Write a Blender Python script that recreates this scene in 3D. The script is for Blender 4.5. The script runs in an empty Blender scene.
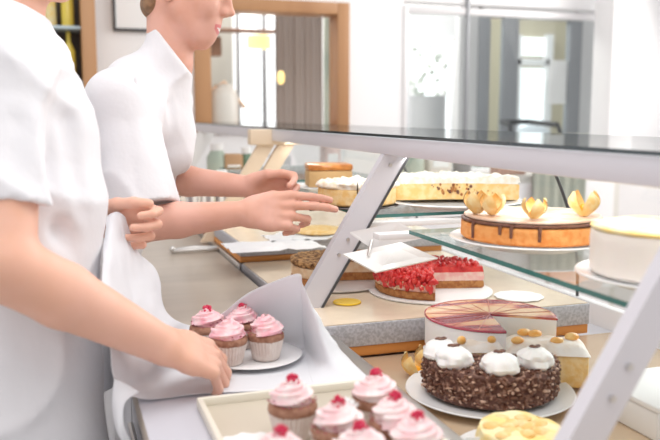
import bpy, math, random
import numpy as np
from mathutils import Vector, Matrix, noise
random.seed(7)
SC = bpy.context.scene
COL = SC.collection
PI = math.pi

# ------------------------------------------------------------ camera, world, lights
FOC = 800.0; YAW = math.radians(18.65); CAMZ = 1.35; PITCH = math.atan(106/FOC)
cam = bpy.data.cameras.new('camera'); camo = bpy.data.objects.new('camera', cam); COL.objects.link(camo)
cam.sensor_width = 36; cam.lens = 36*FOC/660; cam.clip_start = .05
camo.location = (0, 0, CAMZ); camo.rotation_euler = (PI/2-PITCH, 0, -YAW)
cam.dof.use_dof = True; cam.dof.focus_distance = 1.62; cam.dof.aperture_fstop = 3.6
SC.camera = camo
SC.view_settings.view_transform = 'Standard'; SC.view_settings.look = 'None'
SC.view_settings.gamma = 1; SC.view_settings.use_curve_mapping = False
SC.view_settings.exposure = 0.24
w = bpy.data.worlds.new('world'); SC.world = w; w.use_nodes = True
w.node_tree.nodes['Background'].inputs[0].default_value = (1.0, .965, .955, 1)
w.node_tree.nodes['Background'].inputs[1].default_value = 0.64

def area(name, loc, target, size, power, col=(1, 1, 1)):
    l = bpy.data.lights.new(name, 'AREA'); l.shape = 'RECTANGLE'; l.size, l.size_y = size
    l.energy = power; l.color = col
    o = bpy.data.objects.new(name, l); COL.objects.link(o); o.location = loc
    o.rotation_euler = (Vector(target)-Vector(loc)).to_track_quat('-Z', 'Y').to_euler()
    return o
area('shop_window_light', (4.2, 2.6, 2.7), (.4, 1.5, 1.0), (3.2, 2.2), 100, (1, .97, .94))
area('ceiling_light', (.3, 1.0, 3.2), (.4, 1.6, 1.0), (2.2, 2.2), 36, (1, .98, .96))
_l = area('case_strip_light', (.73, 1.9, 1.257), (.86, 1.9, .9), (2.9, .03), 2.0, (1, .97, .93)); _l.rotation_euler = (0, math.radians(-20), math.radians(0)); _l.data.size, _l.data.size_y = .03, 2.9
area('back_room_light', (2.2, 6.2, 2.9), (2.2, 6.6, 0.8), (3.5, 1.6), 95, (1, .97, .92))

# ------------------------------------------------------------ helpers
_F = Vector((math.sin(YAW)*math.cos(PITCH), math.cos(YAW)*math.cos(PITCH), -math.sin(PITCH)))
_R = Vector((math.cos(YAW), -math.sin(YAW), 0))
_U = Vector((math.sin(YAW)*math.sin(PITCH), math.cos(YAW)*math.sin(PITCH), math.cos(PITCH)))
_O = Vector((0, 0, CAMZ))
TOCAM = Vector((-math.sin(YAW), -math.cos(YAW), 0))
def ray(px, py): return _F + _R*((px-330)/FOC) + _U*((220-py)/FOC)
def at(px, py, d): return _O + ray(px, py)*d            # point at a distance
def atz(px, py, z): r = ray(px, py); return _O + r*((z-CAMZ)/r.z)   # point on a level surface
def aty(px, py, y): r = ray(px, py); return _O + r*(y/r.y)          # point on a cross wall

def material(name, color, rough=.5, metal=0, spec=.5, bump=0, bscale=40, var=None, vscale=8, trans=0, sss=0, emit=0, coat=0, detail=3, vlo=.4, vhi=.6, alpha=1):
    m = bpy.data.materials.new(name); m.use_nodes = True; nt = m.node_tree; b = nt.nodes['Principled BSDF']
    b.inputs['Base Color'].default_value = (*color, 1); b.inputs['Roughness'].default_value = rough
    b.inputs['Metallic'].default_value = metal; b.inputs['Specular IOR Level'].default_value = spec
    b.inputs['Transmission Weight'].default_value = trans; b.inputs['Coat Weight'].default_value = coat
    b.inputs['Alpha'].default_value = alpha
    if sss:
        b.inputs['Subsurface Weight'].default_value = sss; b.inputs['Subsurface Radius'].default_value = (.9, .35, .2); b.inputs['Subsurface Scale'].default_value = .012
    if emit:
        b.inputs['Emission Color'].default_value = (*color, 1); b.inputs['Emission Strength'].default_value = emit
    tc = nt.nodes.new('ShaderNodeTexCoord')
    if var:
        n = nt.nodes.new('ShaderNodeTexNoise'); n.inputs['Scale'].default_value = vscale; n.inputs['Detail'].default_value = detail
        nt.links.new(tc.outputs['Object'], n.inputs['Vector'])
        r = nt.nodes.new('ShaderNodeValToRGB'); r.color_ramp.elements[0].position = vlo; r.color_ramp.elements[1].position = vhi
        r.color_ramp.elements[0].color = (*color, 1); r.color_ramp.elements[1].color = (*var, 1)
        nt.links.new(n.outputs['Fac'], r.inputs['Fac']); nt.links.new(r.outputs['Color'], b.inputs['Base Color'])
    if bump:
        n2 = nt.nodes.new('ShaderNodeTexNoise'); n2.inputs['Scale'].default_value = bscale; n2.inputs['Detail'].default_value = 4
        nt.links.new(tc.outputs['Object'], n2.inputs['Vector'])
        bp = nt.nodes.new('ShaderNodeBump'); bp.inputs['Strength'].default_value = bump; bp.inputs['Distance'].default_value = .004 if bump < .75 or 'white_' not in name else .008
        nt.links.new(n2.outputs['Fac'], bp.inputs['Height']); nt.links.new(bp.outputs['Normal'], b.inputs['Normal'])
    return m
def glass_mat(name, tint=(1, 1, 1), refl=.10, rough=0.0):
    m = bpy.data.materials.new(name); m.use_nodes = True; nt = m.node_tree
    for n in list(nt.nodes): nt.nodes.remove(n)
    o = nt.nodes.new('ShaderNodeOutputMaterial'); mx = nt.nodes.new('ShaderNodeMixShader')
    t = nt.nodes.new('ShaderNodeBsdfTransparent'); t.inputs[0].default_value = (*tint, 1)
    g = nt.nodes.new('ShaderNodeBsdfGlossy'); g.inputs['Roughness'].default_value = rough
    lw = nt.nodes.new('ShaderNodeLayerWeight'); lw.inputs[0].default_value = .35
    pw = nt.nodes.new('ShaderNodeMath'); pw.operation = 'POWER'; pw.inputs[1].default_value = 5; lw.inputs[0].default_value = .5
    mp = nt.nodes.new('ShaderNodeMath'); mp.operation = 'MULTIPLY_ADD'; mp.inputs[1].default_value = .93; mp.inputs[2].default_value = refl*.15
    nt.links.new(lw.outputs['Facing'], pw.inputs[0]); nt.links.new(pw.outputs[0], mp.inputs[0]); nt.links.new(mp.outputs[0], mx.inputs[0])
    nt.links.new(t.outputs[0], mx.inputs[1]); nt.links.new(g.outputs[0], mx.inputs[2]); nt.links.new(mx.outputs[0], o.inputs[0])
    return m
def wood(name, c1, c2, scale=6, axis=(1, 1, .08), rough=.45):
    m = material(name, c1, rough, var=c2, vscale=scale, detail=5, vlo=.3, vhi=.7)
    nt = m.node_tree; mp = nt.nodes.new('ShaderNodeMapping'); mp.inputs['Scale'].default_value = axis
    tc = [n for n in nt.nodes if n.type == 'TEX_COORD'][0]; tx = [n for n in nt.nodes if n.type == 'TEX_NOISE'][0]
    nt.links.new(tc.outputs['Object'], mp.inputs[0]); nt.links.new(mp.outputs[0], tx.inputs['Vector']); return m

class MB:
    def __init__(s): s.v = []; s.f = []; s.m = []; s.mi = 0
    def add(s, vs, fs, mi=None):
        o = len(s.v); s.v += [tuple(v) for v in vs]; s.f += [tuple(i+o for i in f) for f in fs]; s.m += [s.mi if mi is None else mi]*len(fs); return s
    def box(s, a, b, bev=0, M=None, mi=None):
        x0, y0, z0 = [min(a[i], b[i]) for i in range(3)]; x1, y1, z1 = [max(a[i], b[i]) for i in range(3)]
        if bev <= 0:
            vs = [(x, y, z) for x in (x0, x1) for y in (y0, y1) for z in (z0, z1)]
            fs = [(0, 1, 3, 2), (4, 6, 7, 5), (0, 4, 5, 1), (2, 3, 7, 6), (0, 2, 6, 4), (1, 5, 7, 3)]
        else:
            e = min(bev, (x1-x0)/2.01, (y1-y0)/2.01, (z1-z0)/2.01)
            import bmesh
            bm = bmesh.new(); bmesh.ops.create_cube(bm, size=1)
            for v in bm.verts: v.co = Vector(((x0+x1)/2+v.co.x*(x1-x0), (y0+y1)/2+v.co.y*(y1-y0), (z0+z1)/2+v.co.z*(z1-z0)))
            bmesh.ops.bevel(bm, geom=list(bm.edges), offset=e, segments=2, affect='EDGES', profile=.5)
            bm.verts.index_update(); vs = [v.co.copy() for v in bm.verts]; fs = [tuple(v.index for v in f.verts) for f in bm.faces]; bm.free()
        if M is not None: vs = [M @ Vector(v) for v in vs]
        return s.add(vs, fs, mi)
    def tube(s, pts, rad, seg=10, caps=True, mi=None, lobes=0, la=0, tw=0):
        pts = [Vector(p) for p in pts]; n = len(pts); rad = rad if isinstance(rad, (list, tuple)) else [rad]*n
        vs = []; up = None
        for i, p in enumerate(pts):
            t = (pts[min(i+1, n-1)]-pts[max(i-1, 0)]).normalized()
            if up is None: up = t.orthogonal().normalized()
            up = (up - t*up.dot(t)).normalized(); b = t.cross(up)
            for k in range(seg):
                a = 2*PI*k/seg; r = rad[i]*(1+la*math.cos(lobes*a+tw*i)) if lobes else rad[i]
                vs.append(p + up*math.cos(a)*r + b*math.sin(a)*r)
        fs = [(i*seg+k, i*seg+(k+1) % seg, (i+1)*seg+(k+1) % seg, (i+1)*seg+k) for i in range(n-1) for k in range(seg)]
        if caps: fs += [tuple(reversed(range(seg))), tuple(range((n-1)*seg, n*seg))]
        return s.add(vs, fs, mi)
    def rev(s, prof, seg=48, c=(0, 0, 0), mi=None, fn=None, caps=True):
        c = Vector(c); vs = []
        for j, (r, z) in enumerate(prof):
            for k in range(seg):
                a = 2*PI*k/seg; rr = max(r, 1e-4)*(fn(a, z, j) if fn else 1)
                vs.append(c+Vector((rr*math.cos(a), rr*math.sin(a), z)))
        n = len(prof)
        fs = [(i*seg+k, i*seg+(k+1) % seg, (i+1)*seg+(k+1) % seg, (i+1)*seg+k) for i in range(n-1) for k in range(seg)]
        if caps: fs += [tuple(reversed(range(seg))), tuple(range((n-1)*seg, n*seg))]
        return s.add(vs, fs, mi)
    def blob(s, c, r, seg=10, ring=7, amp=0, fr=40, M=None, mi=None, sq=(1, 1, 1)):
        c = Vector(c); vs = []
        for i in range(ring+1):
            th = PI*i/ring
            for k in range(seg):
                ph = 2*PI*k/seg; d = Vector((math.sin(th)*math.cos(ph), math.sin(th)*math.sin(ph), math.cos(th)))
                q = Vector((d.x*sq[0], d.y*sq[1], d.z*sq[2]))*r
                if M is not None: q = M @ q
                if amp: q = q*(1+amp*noise.noise((c+q)*fr))
                vs.append(c+q)
        fs = [(i*seg+k, (i+1)*seg+k, (i+1)*seg+(k+1) % seg, i*seg+(k+1) % seg) for i in range(ring) for k in range(seg)]
        return s.add(vs, fs, mi)
    def sector(s, R, z0, z1, a0, a1, c=(0, 0, 0), mi=None, bev=.004, amp=0, fr=60, top=None, nr=10, step=4, zs=5):
        """slab of a round cake between two world angles (degrees), fine grid so that crumb relief can be applied"""
        c = Vector(c); full = abs(a1-a0) >= 359.9
        na = max(2, int(abs(a1-a0)/step)); H = z1-z0
        # closed outline in (r,z): centre-top -> rim -> side -> bottom rim
        prof = [(R*i/nr, z1) for i in range(nr)] + [(R-bev, z1), (R-bev*.3, z1-bev*.3), (R, z1-bev)]
        prof += [(R, z1-bev-(H-2*bev)*i/zs) for i in range(1, zs+1)] + [(R-bev, z0)]
        n = len(prof); vs = []
        for i in range(na+1):
            a = math.radians(a0+(a1-a0)*i/na)
            for j, (r, z) in enumerate(prof):
                p = Vector((r*math.cos(a), r*math.sin(a), z))
                if amp and j > 0 and z > z0+bev:
                    d = amp*noise.noise((p+c)*fr)
                    if z >= z1-1e-6: p.z += d
                    else: p += Vector((math.cos(a), math.sin(a), 0))*d
                if top and z >= z1-1e-6: p.z += top(r, a)
                vs.append(c+p)
        fs = [(i*n+j, i*n+j+1, (i+1)*n+j+1, (i+1)*n+j) for i in range(na) for j in range(n-1)]
        s.add(vs, fs, mi)
        o = len(s.v)
        if not full:
            for i, flip in ((0, 1), (na, 0)):
                ring = [vs[i*n+j] for j in range(n)] + [c+Vector((0, 0, z0))]
                f = tuple(range(len(ring))); s.add(ring, [f if flip else tuple(reversed(f))], mi)
        bot = [vs[i*n+n-1] for i in range(na+1)] + ([] if full else [c+Vector((0, 0, z0))])
        s.add(bot, [tuple(range(len(bot)))], mi)
        return s
    def build(s, name, mats, parent=None, smooth=True, ang=40, kind=None, label=None):
        me = bpy.data.meshes.new(name); me.from_pydata([tuple(v) for v in s.v], [], s.f)
        mats = mats if isinstance(mats, (list, tuple)) else [mats]
        for m in mats: me.materials.append(m)
        me.polygons.foreach_set('material_index', s.m)
        if smooth:
            me.polygons.foreach_set('use_smooth', [True]*len(s.f)); me.set_sharp_from_angle(angle=math.radians(ang))
        me.update(); o = bpy.data.objects.new(name, me); COL.objects.link(o)
        if parent: o.parent = parent; o.matrix_parent_inverse = Matrix.Translation(-parent.location) if parent.type == 'EMPTY' and not parent.get('_r') else Matrix()
        if kind: o['kind'] = kind
        if label: o['label'] = label
        return o
def tag(o, label, cat, group=None):
    o['label'] = label; o['category'] = cat
    if group: o['group'] = group
    return o
def thing(name, loc, label, cat, group=None):
    """an empty whose children are modelled in world coordinates"""
    o = bpy.data.objects.new(name, None); COL.objects.link(o); o.location = loc; o.empty_display_size = .05
    return tag(o, label, cat, group)
def lthing(name, loc, label, cat, group=None, rz=0):
    """an empty whose children are modelled around the origin"""
    o = thing(name, loc, label, cat, group); o['_r'] = 1; o.rotation_euler.z = rz; return o
def struct(name, mb, mat, **k):
    o = mb.build(name, mat, **k); o['kind'] = 'structure'; return o
def copy_tree(o, parent=None):
    c = o.copy(); COL.objects.link(c); c.parent = parent
    for ch in list(o.children): copy_tree(ch, c)
    return c

# ------------------------------------------------------------ smooth solids (signed distance field -> mesh)
class SDF:
    def __init__(s, lo, hi, h):
        s.lo = np.array(lo, np.float32); s.h = h; s.n = (np.ceil((np.array(hi)-np.array(lo))/h).astype(int)+1)
        s.F = np.full(s.n, .05, np.float32)
    def _sub(s, lo, hi, pad):
        a = np.clip(np.floor((np.array(lo)-pad-s.lo)/s.h).astype(int), 0, s.n); b = np.clip(np.ceil((np.array(hi)+pad-s.lo)/s.h).astype(int)+1, 0, s.n)
        if np.any(b-a < 1): return None
        g = np.meshgrid(*[s.lo[i]+s.h*np.arange(a[i], b[i], dtype=np.float32) for i in range(3)], indexing='ij')
        return tuple(slice(a[i], b[i]) for i in range(3)), g
    def _mix(s, sl, d, k, sub=False):
        f = s.F[sl]
        if sub:
            d = -d; hh = np.clip(.5-.5*(f-d)/max(k, 1e-6), 0, 1); s.F[sl] = f*(1-hh)+d*hh + k*hh*(1-hh); return
        if k <= 0: s.F[sl] = np.minimum(f, d); return
        hh = np.clip(.5+.5*(f-d)/k, 0, 1); s.F[sl] = f*(1-hh)+d*hh - k*hh*(1-hh)
    def cap(s, a, b, ra, rb, k=.01, sub=False):
        a = np.array(a, np.float32); b = np.array(b, np.float32); R = max(ra, rb)
        q = s._sub(np.minimum(a, b)-R, np.maximum(a, b)+R, k+.012)
        if q is None: return
        sl, (X, Y, Z) = q; ab = b-a; L2 = float(ab@ab)+1e-9
        t = np.clip(((X-a[0])*ab[0]+(Y-a[1])*ab[1]+(Z-a[2])*ab[2])/L2, 0, 1)
        d = np.sqrt((X-a[0]-t*ab[0])**2+(Y-a[1]-t*ab[1])**2+(Z-a[2]-t*ab[2])**2)-(ra+(rb-ra)*t)
        s._mix(sl, d, k, sub)
    def ell(s, c, r, k=.01, fr=None, sub=False):
        c = np.array(c, np.float32); R = max(r); q = s._sub(c-R, c+R, k+.012)
        if q is None: return
        sl, (X, Y, Z) = q; X = X-c[0]; Y = Y-c[1]; Z = Z-c[2]
        if fr is not None:
            e = [np.array(v, np.float32) for v in fr]; X, Y, Z = [X*v[0]+Y*v[1]+Z*v[2] for v in e]
        k0 = np.sqrt((X/r[0])**2+(Y/r[1])**2+(Z/r[2])**2); k1 = np.sqrt((X/r[0]**2)**2+(Y/r[1]**2)**2+(Z/r[2]**2)**2)+1e-6
        s._mix(sl, k0*(k0-1)/k1, k, sub)
    def cut(s, p, nrm, lo=None, hi=None):
        """remove what lies on the +normal side of a plane, inside a box"""
        q = s._sub(s.lo if lo is None else np.array(lo), s.lo+s.h*s.n if hi is None else np.array(hi), 0)
        if q is None: return
        sl, (X, Y, Z) = q; d = (X-p[0])*nrm[0]+(Y-p[1])*nrm[1]+(Z-p[2])*nrm[2]; s.F[sl] = np.maximum(s.F[sl], d)
    def folds(s, amp, seed=0, fz=20):
        g = np.meshgrid(*[s.lo[i]+s.h*np.arange(s.n[i], dtype=np.float32) for i in range(3)], indexing='ij'); X, Y, Z = g
        w1 = np.sin(9*Z+4*X+seed)*1.3+np.sin(13*Y+seed*2.1); w2 = np.sin(7*Y-6*Z+seed*.7)
        r = 1-np.abs(np.sin(.5*(fz*(X*.8+Y*.5-Z*.55)+2.2*w1)))        # ridged, wandering creases
        r2 = 1-np.abs(np.sin(.5*(fz*1.7*(Z*.8+X*.6+Y*.1)+2.6*w2)))
        s.F += amp*(.5-r**2.2)+amp*.6*(.4-r2**2.5)*(.5+.5*w2)
    def mesh(s):
        F = s.F; nx, ny, nz = F.shape; ins = F < 0
        c = [ins[i:nx-1+i, j:ny-1+j, k:nz-1+k] for i in (0, 1) for j in (0, 1) for k in (0, 1)]
        cnt = sum(x.astype(np.int8) for x in c); I, J, K = np.nonzero((cnt > 0) & (cnt < 8))
        idx = -np.ones((nx-1, ny-1, nz-1), np.int32); idx[I, J, K] = np.arange(len(I))
        P = np.zeros((len(I), 3)); W = np.zeros(len(I))
        cs = [(i, j, k) for i in (0, 1) for j in (0, 1) for k in (0, 1)]
        for a in range(8):
            for b in range(a+1, 8):
                if sum(abs(cs[a][q]-cs[b][q]) for q in range(3)) != 1: continue
                fa = F[I+cs[a][0], J+cs[a][1], K+cs[a][2]]; fb = F[I+cs[b][0], J+cs[b][1], K+cs[b][2]]
                m = (fa < 0) != (fb < 0); t = np.where(m, fa/np.where(m, fa-fb, 1), 0)
                for q in range(3): P[:, q] += np.where(m, cs[a][q]+t*(cs[b][q]-cs[a][q]), 0)
                W += m
        P = P/W[:, None]; P += np.stack([I, J, K], 1); P = P*s.h+s.lo
        fs = []
        for ax in range(3):
            n1 = [slice(1, -1)]*3; n1[ax] = slice(0, -1); n2 = list(n1); n2[ax] = slice(1, None)
            A = ins[tuple(n1)]; B = ins[tuple(n2)]; e = np.nonzero(A != B); fl = A[e]
            base = [e[0]+(0 if ax == 0 else 1), e[1]+(0 if ax == 1 else 1), e[2]+(0 if ax == 2 else 1)]
            u, v = [(1, 2), (2, 0), (0, 1)][ax]; q = []
            for du, dv in ((-1, -1), (0, -1), (0, 0), (-1, 0)):
                b = [x.copy() for x in base]; b[u] = b[u]+du; b[v] = b[v]+dv; q.append(idx[b[0], b[1], b[2]])
            q = np.stack(q, 1); q[~fl] = q[~fl][:, ::-1]; fs.append(q)
        return P, np.concatenate(fs)
def sdf_object(S, name, mats, parent=None, paint=None, smooth_iter=1):
    P, Fc = S.mesh(); me = bpy.data.meshes.new(name)
    me.vertices.add(len(P)); me.loops.add(len(Fc)*4); me.polygons.add(len(Fc))
    me.vertices.foreach_set('co', P.astype(np.float32).ravel()); me.loops.foreach_set('vertex_index', Fc.astype(np.int32).ravel())
    me.polygons.foreach_set('loop_start', np.arange(0, len(Fc)*4, 4, dtype=np.int32)); me.polygons.foreach_set('loop_total', np.full(len(Fc), 4, np.int32))
    me.update(calc_edges=True); me.polygons.foreach_set('use_smooth', np.ones(len(Fc), bool))
    mats = mats if isinstance(mats, (list, tuple)) else [mats]
    for m in mats: me.materials.append(m)
    if paint is not None: me.polygons.foreach_set('material_index', paint(P[Fc].mean(1)).astype(np.int32))
    o = bpy.data.objects.new(name, me); COL.objects.link(o)
    if smooth_iter:
        md = o.modifiers.new('smooth', 'SMOOTH'); md.factor = .5; md.iterations = smooth_iter
    if parent: o.parent = parent; o.matrix_parent_inverse = Matrix.Translation(-parent.location)
    return o

def hand(S, W, f, n, right=True, curl=((.2, .2, .2),)*4, thumb=(.75, .3, 0), tc=(.2, .2), sc=1.0, splay=.08):
    """five-fingered hand: W wrist, f finger direction, n back-of-hand direction"""
    f = Vector(f).normalized(); n = Vector(n); n = (n-f*n.dot(f)).normalized(); t = n.cross(f) if right else f.cross(n)
    W = Vector(W); P = lambda a, b, c: W+(f*a+t*b+n*c)*sc
    kn = [(.088, .030), (.092, .010), (.088, -.011), (.080, -.030)]
    for i, (a, b) in enumerate(kn):
        S.cap(P(.008, b*.45, 0), P(a*.6, b*.85, .001), .0165*sc, .0135*sc, .012); S.cap(P(a*.5, b*.8, 0), P(a, b, .001), .0135*sc, .0098*sc, .008)
    L = [(.040, .025, .021), (.044, .028, .022), (.040, .026, .021), (.032, .020, .019)]; R = [.0088, .0090, .0085, .0075]
    for i in range(4):
        p = P(kn[i][0], kn[i][1], 0); ang = 0; sp = splay*(1.5-i)
        for j in range(3):
            ang += curl[i][j]; d = (f*math.cos(sp)+t*math.sin(sp))*math.cos(ang)-n*math.sin(ang); q = p+d*L[i][j]*sc
            r0 = R[i]*sc*(1-.07*j); S.cap(p, q, r0, r0*.92, .0025 if j == 0 else .003); p = q
    b0 = P(.018, .020, -.008); d = (f*thumb[0]*.8+t*thumb[1]+n*thumb[2]-f*0).normalized()
    p = b0+d*.040*sc; S.cap(b0, p, .0165*sc, .0125*sc, .012)
    ax = (f-d*f.dot(d))
    ax = ax.normalized() if ax.length > .05 else (-n)
    for j, l in enumerate((.033, .027)):
        d = (d+ax*tc[j]).normalized(); q = p+d*l*sc; S.cap(p, q, .0108*sc*(1-.06*j), .0098*sc*(1-.1*j), .004); p = q

def head(S, o, fx, fz, sc=1.0):
    fx = Vector(fx).normalized(); fz = Vector(fz); fz = (fz-fx*fz.dot(fx)).normalized(); fy = fz.cross(fx); fr = (fx, fy, fz)
    P = lambda x, y, z: Vector(o)+(fx*x+fy*y+fz*z)*sc
    E = lambda c, r, k, sub=False: S.ell(P(*c), [q*sc for q in r], k, fr, sub)
    E((-.005, 0, .055), (.098, .076, .085), .02)
    E((.035, 0, .01), (.062, .064, .085), .02)
    E((.045, 0, -.045), (.045, .050, .050), .02); E((.048, 0, -.068), (.048, .040, .036), .025); E((.078, 0, -.050), (.028, .034, .042), .02)
    for y in (-1, 1):
        S.cap(P(.008, .050*y, -.045), P(.068, .022*y, -.090), .018*sc, .016*sc, .03)
        E((.072, .036*y, -.018), (.024, .022, .026), .02)
        E((.096, .030*y, .020), (.014, .016, .010), .008, True)
        E((.083, .030*y, .018), (.0125, .0125, .0125), .003)
        S.cap(P(.094, .016*y, .037), P(.088, .045*y, .036), .006*sc, .005*sc, .012)
        S.ell(P(-.006, .072*y, -.012), [.017*sc, .007*sc, .032*sc], .004, fr); S.ell(P(-.002, .079*y, -.008), [.008*sc, .004*sc, .017*sc], .003, fr, True)
        S.ell(P(.110, .0125*y, -.018), [.010*sc, .007*sc, .008*sc], .005, fr)
        S.ell(P(.1105, .007*y, -.0265), [.006*sc, .0032*sc, .004*sc], .002, fr, True)
    S.cap(P(.086, 0, -.086), P(.084, 0, -.094), .017*sc, .015*sc, .022)
    S.cap(P(.098, 0, .032), P(.119, 0, -.010), .006*sc, .0085*sc, .010); S.ell(P(.121, 0, -.013), [.010*sc, .010*sc, .008*sc], .006, fr)
    S.cap(P(.084, 0, .03), P(.098, 0, -.014), .012*sc, .014*sc, .014)
    E((.086, 0, -.054), (.018, .028, .024), .02)
    for y in (-1, 1):
        S.cap(P(.1015, .003*y, -.0500), P(.086, .027*y, -.0525), .0046*sc, .0026*sc, .005); S.cap(P(.0995, .004*y, -.0655), P(.086, .025*y, -.0560), .0052*sc, .0026*sc, .005)
        S.cap(P(.104, 0, -.0575), P(.088, .025*y, -.0540), .0026*sc, .0014*sc, .001, True)
    return P, fr

# ------------------------------------------------------------ materials
M = {}
M['white_wall'] = material('white_wall', (.89, .89, .90), .8, bump=.05)
M['lilac_wall'] = material('lilac_wall', (.78, .74, .76), .8)
M['floor'] = material('floor_tiles', (.74, .72, .70), .35, var=(.68, .66, .64), vscale=3)
M['wood_o'] = wood('honey_wood', (.50, .27, .13), (.40, .20, .09))
M['wood_cream'] = wood('cream_wood', (.80, .66, .50), (.74, .58, .42))
M['taupe'] = material('taupe_cloth', (.34, .285, .255), .9)
M['green_grey'] = material('green_grey', (.36, .42, .36), .7, var=(.46, .50, .42), vscale=5)
M['dark'] = material('dark_grey', (.06, .06, .065), .4)
M['steel_frame'] = material('grey_steel_frame', (.30, .31, .33), .4, .3)
M['metal_l'] = material('lavender_painted_metal', (.66, .65, .70), .32, .1, bump=.03, bscale=200)
M['metal_w'] = material('white_painted_metal', (.80, .79, .80), .35, .1)
M['alu'] = material('brushed_aluminium', (.62, .60, .58), .28, .85, bump=.05, bscale=150)
M['counter'] = wood('taupe_worktop', (.42, .36, .30), (.50, .43, .36), 14, (.15, 1, 1), .28)
M['counter_side'] = material('grey_cabinet_side', (.52, .52, .55), .5)
M['tray_floor'] = material('champagne_steel', (.76, .60, .43), .25, .4, var=(.70, .52, .36), vscale=6)
M['granite'] = material('speckled_granite', (.36, .36, .39), .45, var=(.50, .50, .54), vscale=160, detail=4)
M['slab_top'] = material('pale_stone_top', (.80, .68, .53), .2, var=(.76, .64, .50), vscale=25)
M['orange_wood'] = wood('orange_wood', (.72, .30, .07), (.60, .24, .06), 10, (.2, 1, 1))
M['glass'] = glass_mat('clear_glass', (.97, .99, .985), .12)
M['glass_grey'] = glass_mat('smoked_glass', (.94, .96, .96), .2)
M['shelf_glass'] = glass_mat('shelf_glass', (.97, .99, .985), .55)
M['glass_edge'] = material('green_glass_edge', (.03, .17, .15), .15, spec=.8)
M['glass_edge_dark'] = material('dark_glass_edge', (.025, .045, .055), .2, spec=.8)
M['porcelain'] = material('white_porcelain', (.84, .84, .85), .2, coat=.3)
M['board'] = material('white_card', (.84, .84, .84), .6)
M['tray_beige'] = material('beige_tray', (.62, .56, .46), .4, var=(.58, .52, .43), vscale=5)
M['paper'] = material('parchment', (.86, .87, .91), .55, bump=.25, bscale=18, trans=0)
def translucent(m, col, f):
    nt = m.node_tree; out = [n for n in nt.nodes if n.type == 'OUTPUT_MATERIAL'][0]; b = nt.nodes['Principled BSDF']
    t = nt.nodes.new('ShaderNodeBsdfTranslucent'); t.inputs[0].default_value = (*col, 1); mx = nt.nodes.new('ShaderNodeMixShader'); mx.inputs[0].default_value = f
    nt.links.new(b.outputs[0], mx.inputs[1]); nt.links.new(t.outputs[0], mx.inputs[2]); nt.links.new(mx.outputs[0], out.inputs[0])
translucent(M['paper'], (.92, .93, .96), .22)
M['cloth'] = material('white_cotton', (.79, .79, .825), .85, spec=.2, bump=.8, bscale=9)
M['trouser'] = material('white_twill', (.80, .80, .84), .85, spec=.2, bump=.8, bscale=16)
M['skin'] = material('skin_fair', (.70, .37, .275), .5, sss=.12, var=(.76, .43, .345), vscale=14, spec=.35)
M['skin2'] = material('skin_warm', (.76, .43, .31), .5, sss=.12, var=(.80, .47, .36), vscale=11, spec=.35)
M['lips'] = material('lips', (.66, .20, .20), .35, sss=.1)
M['teeth'] = material('teeth', (.85, .83, .80), .3)
M['hair'] = material('brown_hair', (.20, .11, .055), .45, bump=.6, bscale=120, var=(.30, .17, .09), vscale=60)
M['eye'] = material('eye_white', (.8, .78, .76), .2)
M['shoe'] = material('white_shoe', (.75, .75, .75), .5)
M['crumb_d'] = material('dark_sponge', (.20, .085, .04), .85, bump=.5, bscale=180, var=(.28, .13, .07), vscale=120)
M['base_b'] = material('brown_biscuit_base', (.36, .13, .04), .85, bump=.5, bscale=200, var=(.52, .24, .08), vscale=90)
M['nutcrumb'] = material('nut_crumb', (.50, .29, .12), .8, bump=.9, bscale=160, var=(.12, .05, .02), vscale=95, detail=5)
M['cream'] = material('cream', (.86, .80, .73), .5, sss=.1, bump=.2, bscale=60)
M['cream_w'] = material('whipped_cream', (.88, .87, .86), .5, sss=.1)
M['custard'] = material('custard_sponge', (.86, .55, .20), .7, bump=.4, bscale=120, var=(.90, .66, .34), vscale=60)
M['sponge_l'] = material('light_sponge', (.78, .54, .32), .8, bump=.4, bscale=120, var=(.84, .66, .46), vscale=50)
M['orange_sp'] = material('orange_sponge', (.76, .27, .06), .8, bump=.5, bscale=120, var=(.84, .38, .12), vscale=60)
M['straw'] = material('glazed_strawberry', (.56, .012, .018), .3, coat=.15, var=(.72, .06, .05), vscale=55, bump=.3, bscale=150)
M['pinkcream'] = material('strawberry_cream', (.84, .60, .52), .5, var=(.80, .42, .38), vscale=70)
M['choc'] = material('chocolate', (.14, .05, .03), .45, bump=.4, bscale=120, var=(.19, .085, .05), vscale=90)
M['choc_side'] = material('flaked_chocolate_side', (.10, .035, .022), .6, bump=.8, bscale=150, var=(.46, .27, .20), vscale=110, detail=4, vlo=.5, vhi=.68)
M['yellow'] = material('yellow_cake', (.90, .68, .25), .6, bump=.2, bscale=60, var=(.88, .78, .48), vscale=25)
M['yellow_disc'] = material('yellow_jelly', (.95, .62, .03), .3)
M['physalis'] = material('physalis_husk', (.86, .56, .20), .6, var=(.92, .74, .40), vscale=50)
M['fruit'] = material('physalis_fruit', (.92, .42, .02), .3, coat=.3)
M['apricot'] = material('apricot', (.90, .42, .08), .35, var=(.93, .62, .25), vscale=40)
M['muffin'] = material('muffin_brown', (.28, .13, .08), .85, bump=.6, bscale=160, var=(.40, .21, .14), vscale=90)
M['liner'] = material('paper_liner', (.62, .52, .48), .7, var=(.72, .64, .60), vscale=50)
M['icing'] = material('pink_icing', (.88, .38, .46), .45, sss=.1, var=(.90, .66, .68), vscale=48, vlo=.35, vhi=.62)
M['icing_l'] = material('pale_pink_icing', (.90, .62, .64), .45, sss=.1, var=(.92, .80, .79), vscale=40)
M['raspberry'] = material('raspberry', (.62, .01, .07), .35, coat=.2)
M['sprinkle'] = material('dark_pink_sprinkles', (.36, .03, .10), .5)
M['daisy'] = material('white_petals', (.88, .88, .88), .6)
M['yellow_glass'] = material('yellow_bottle', (.85, .68, .12), .2)
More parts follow.
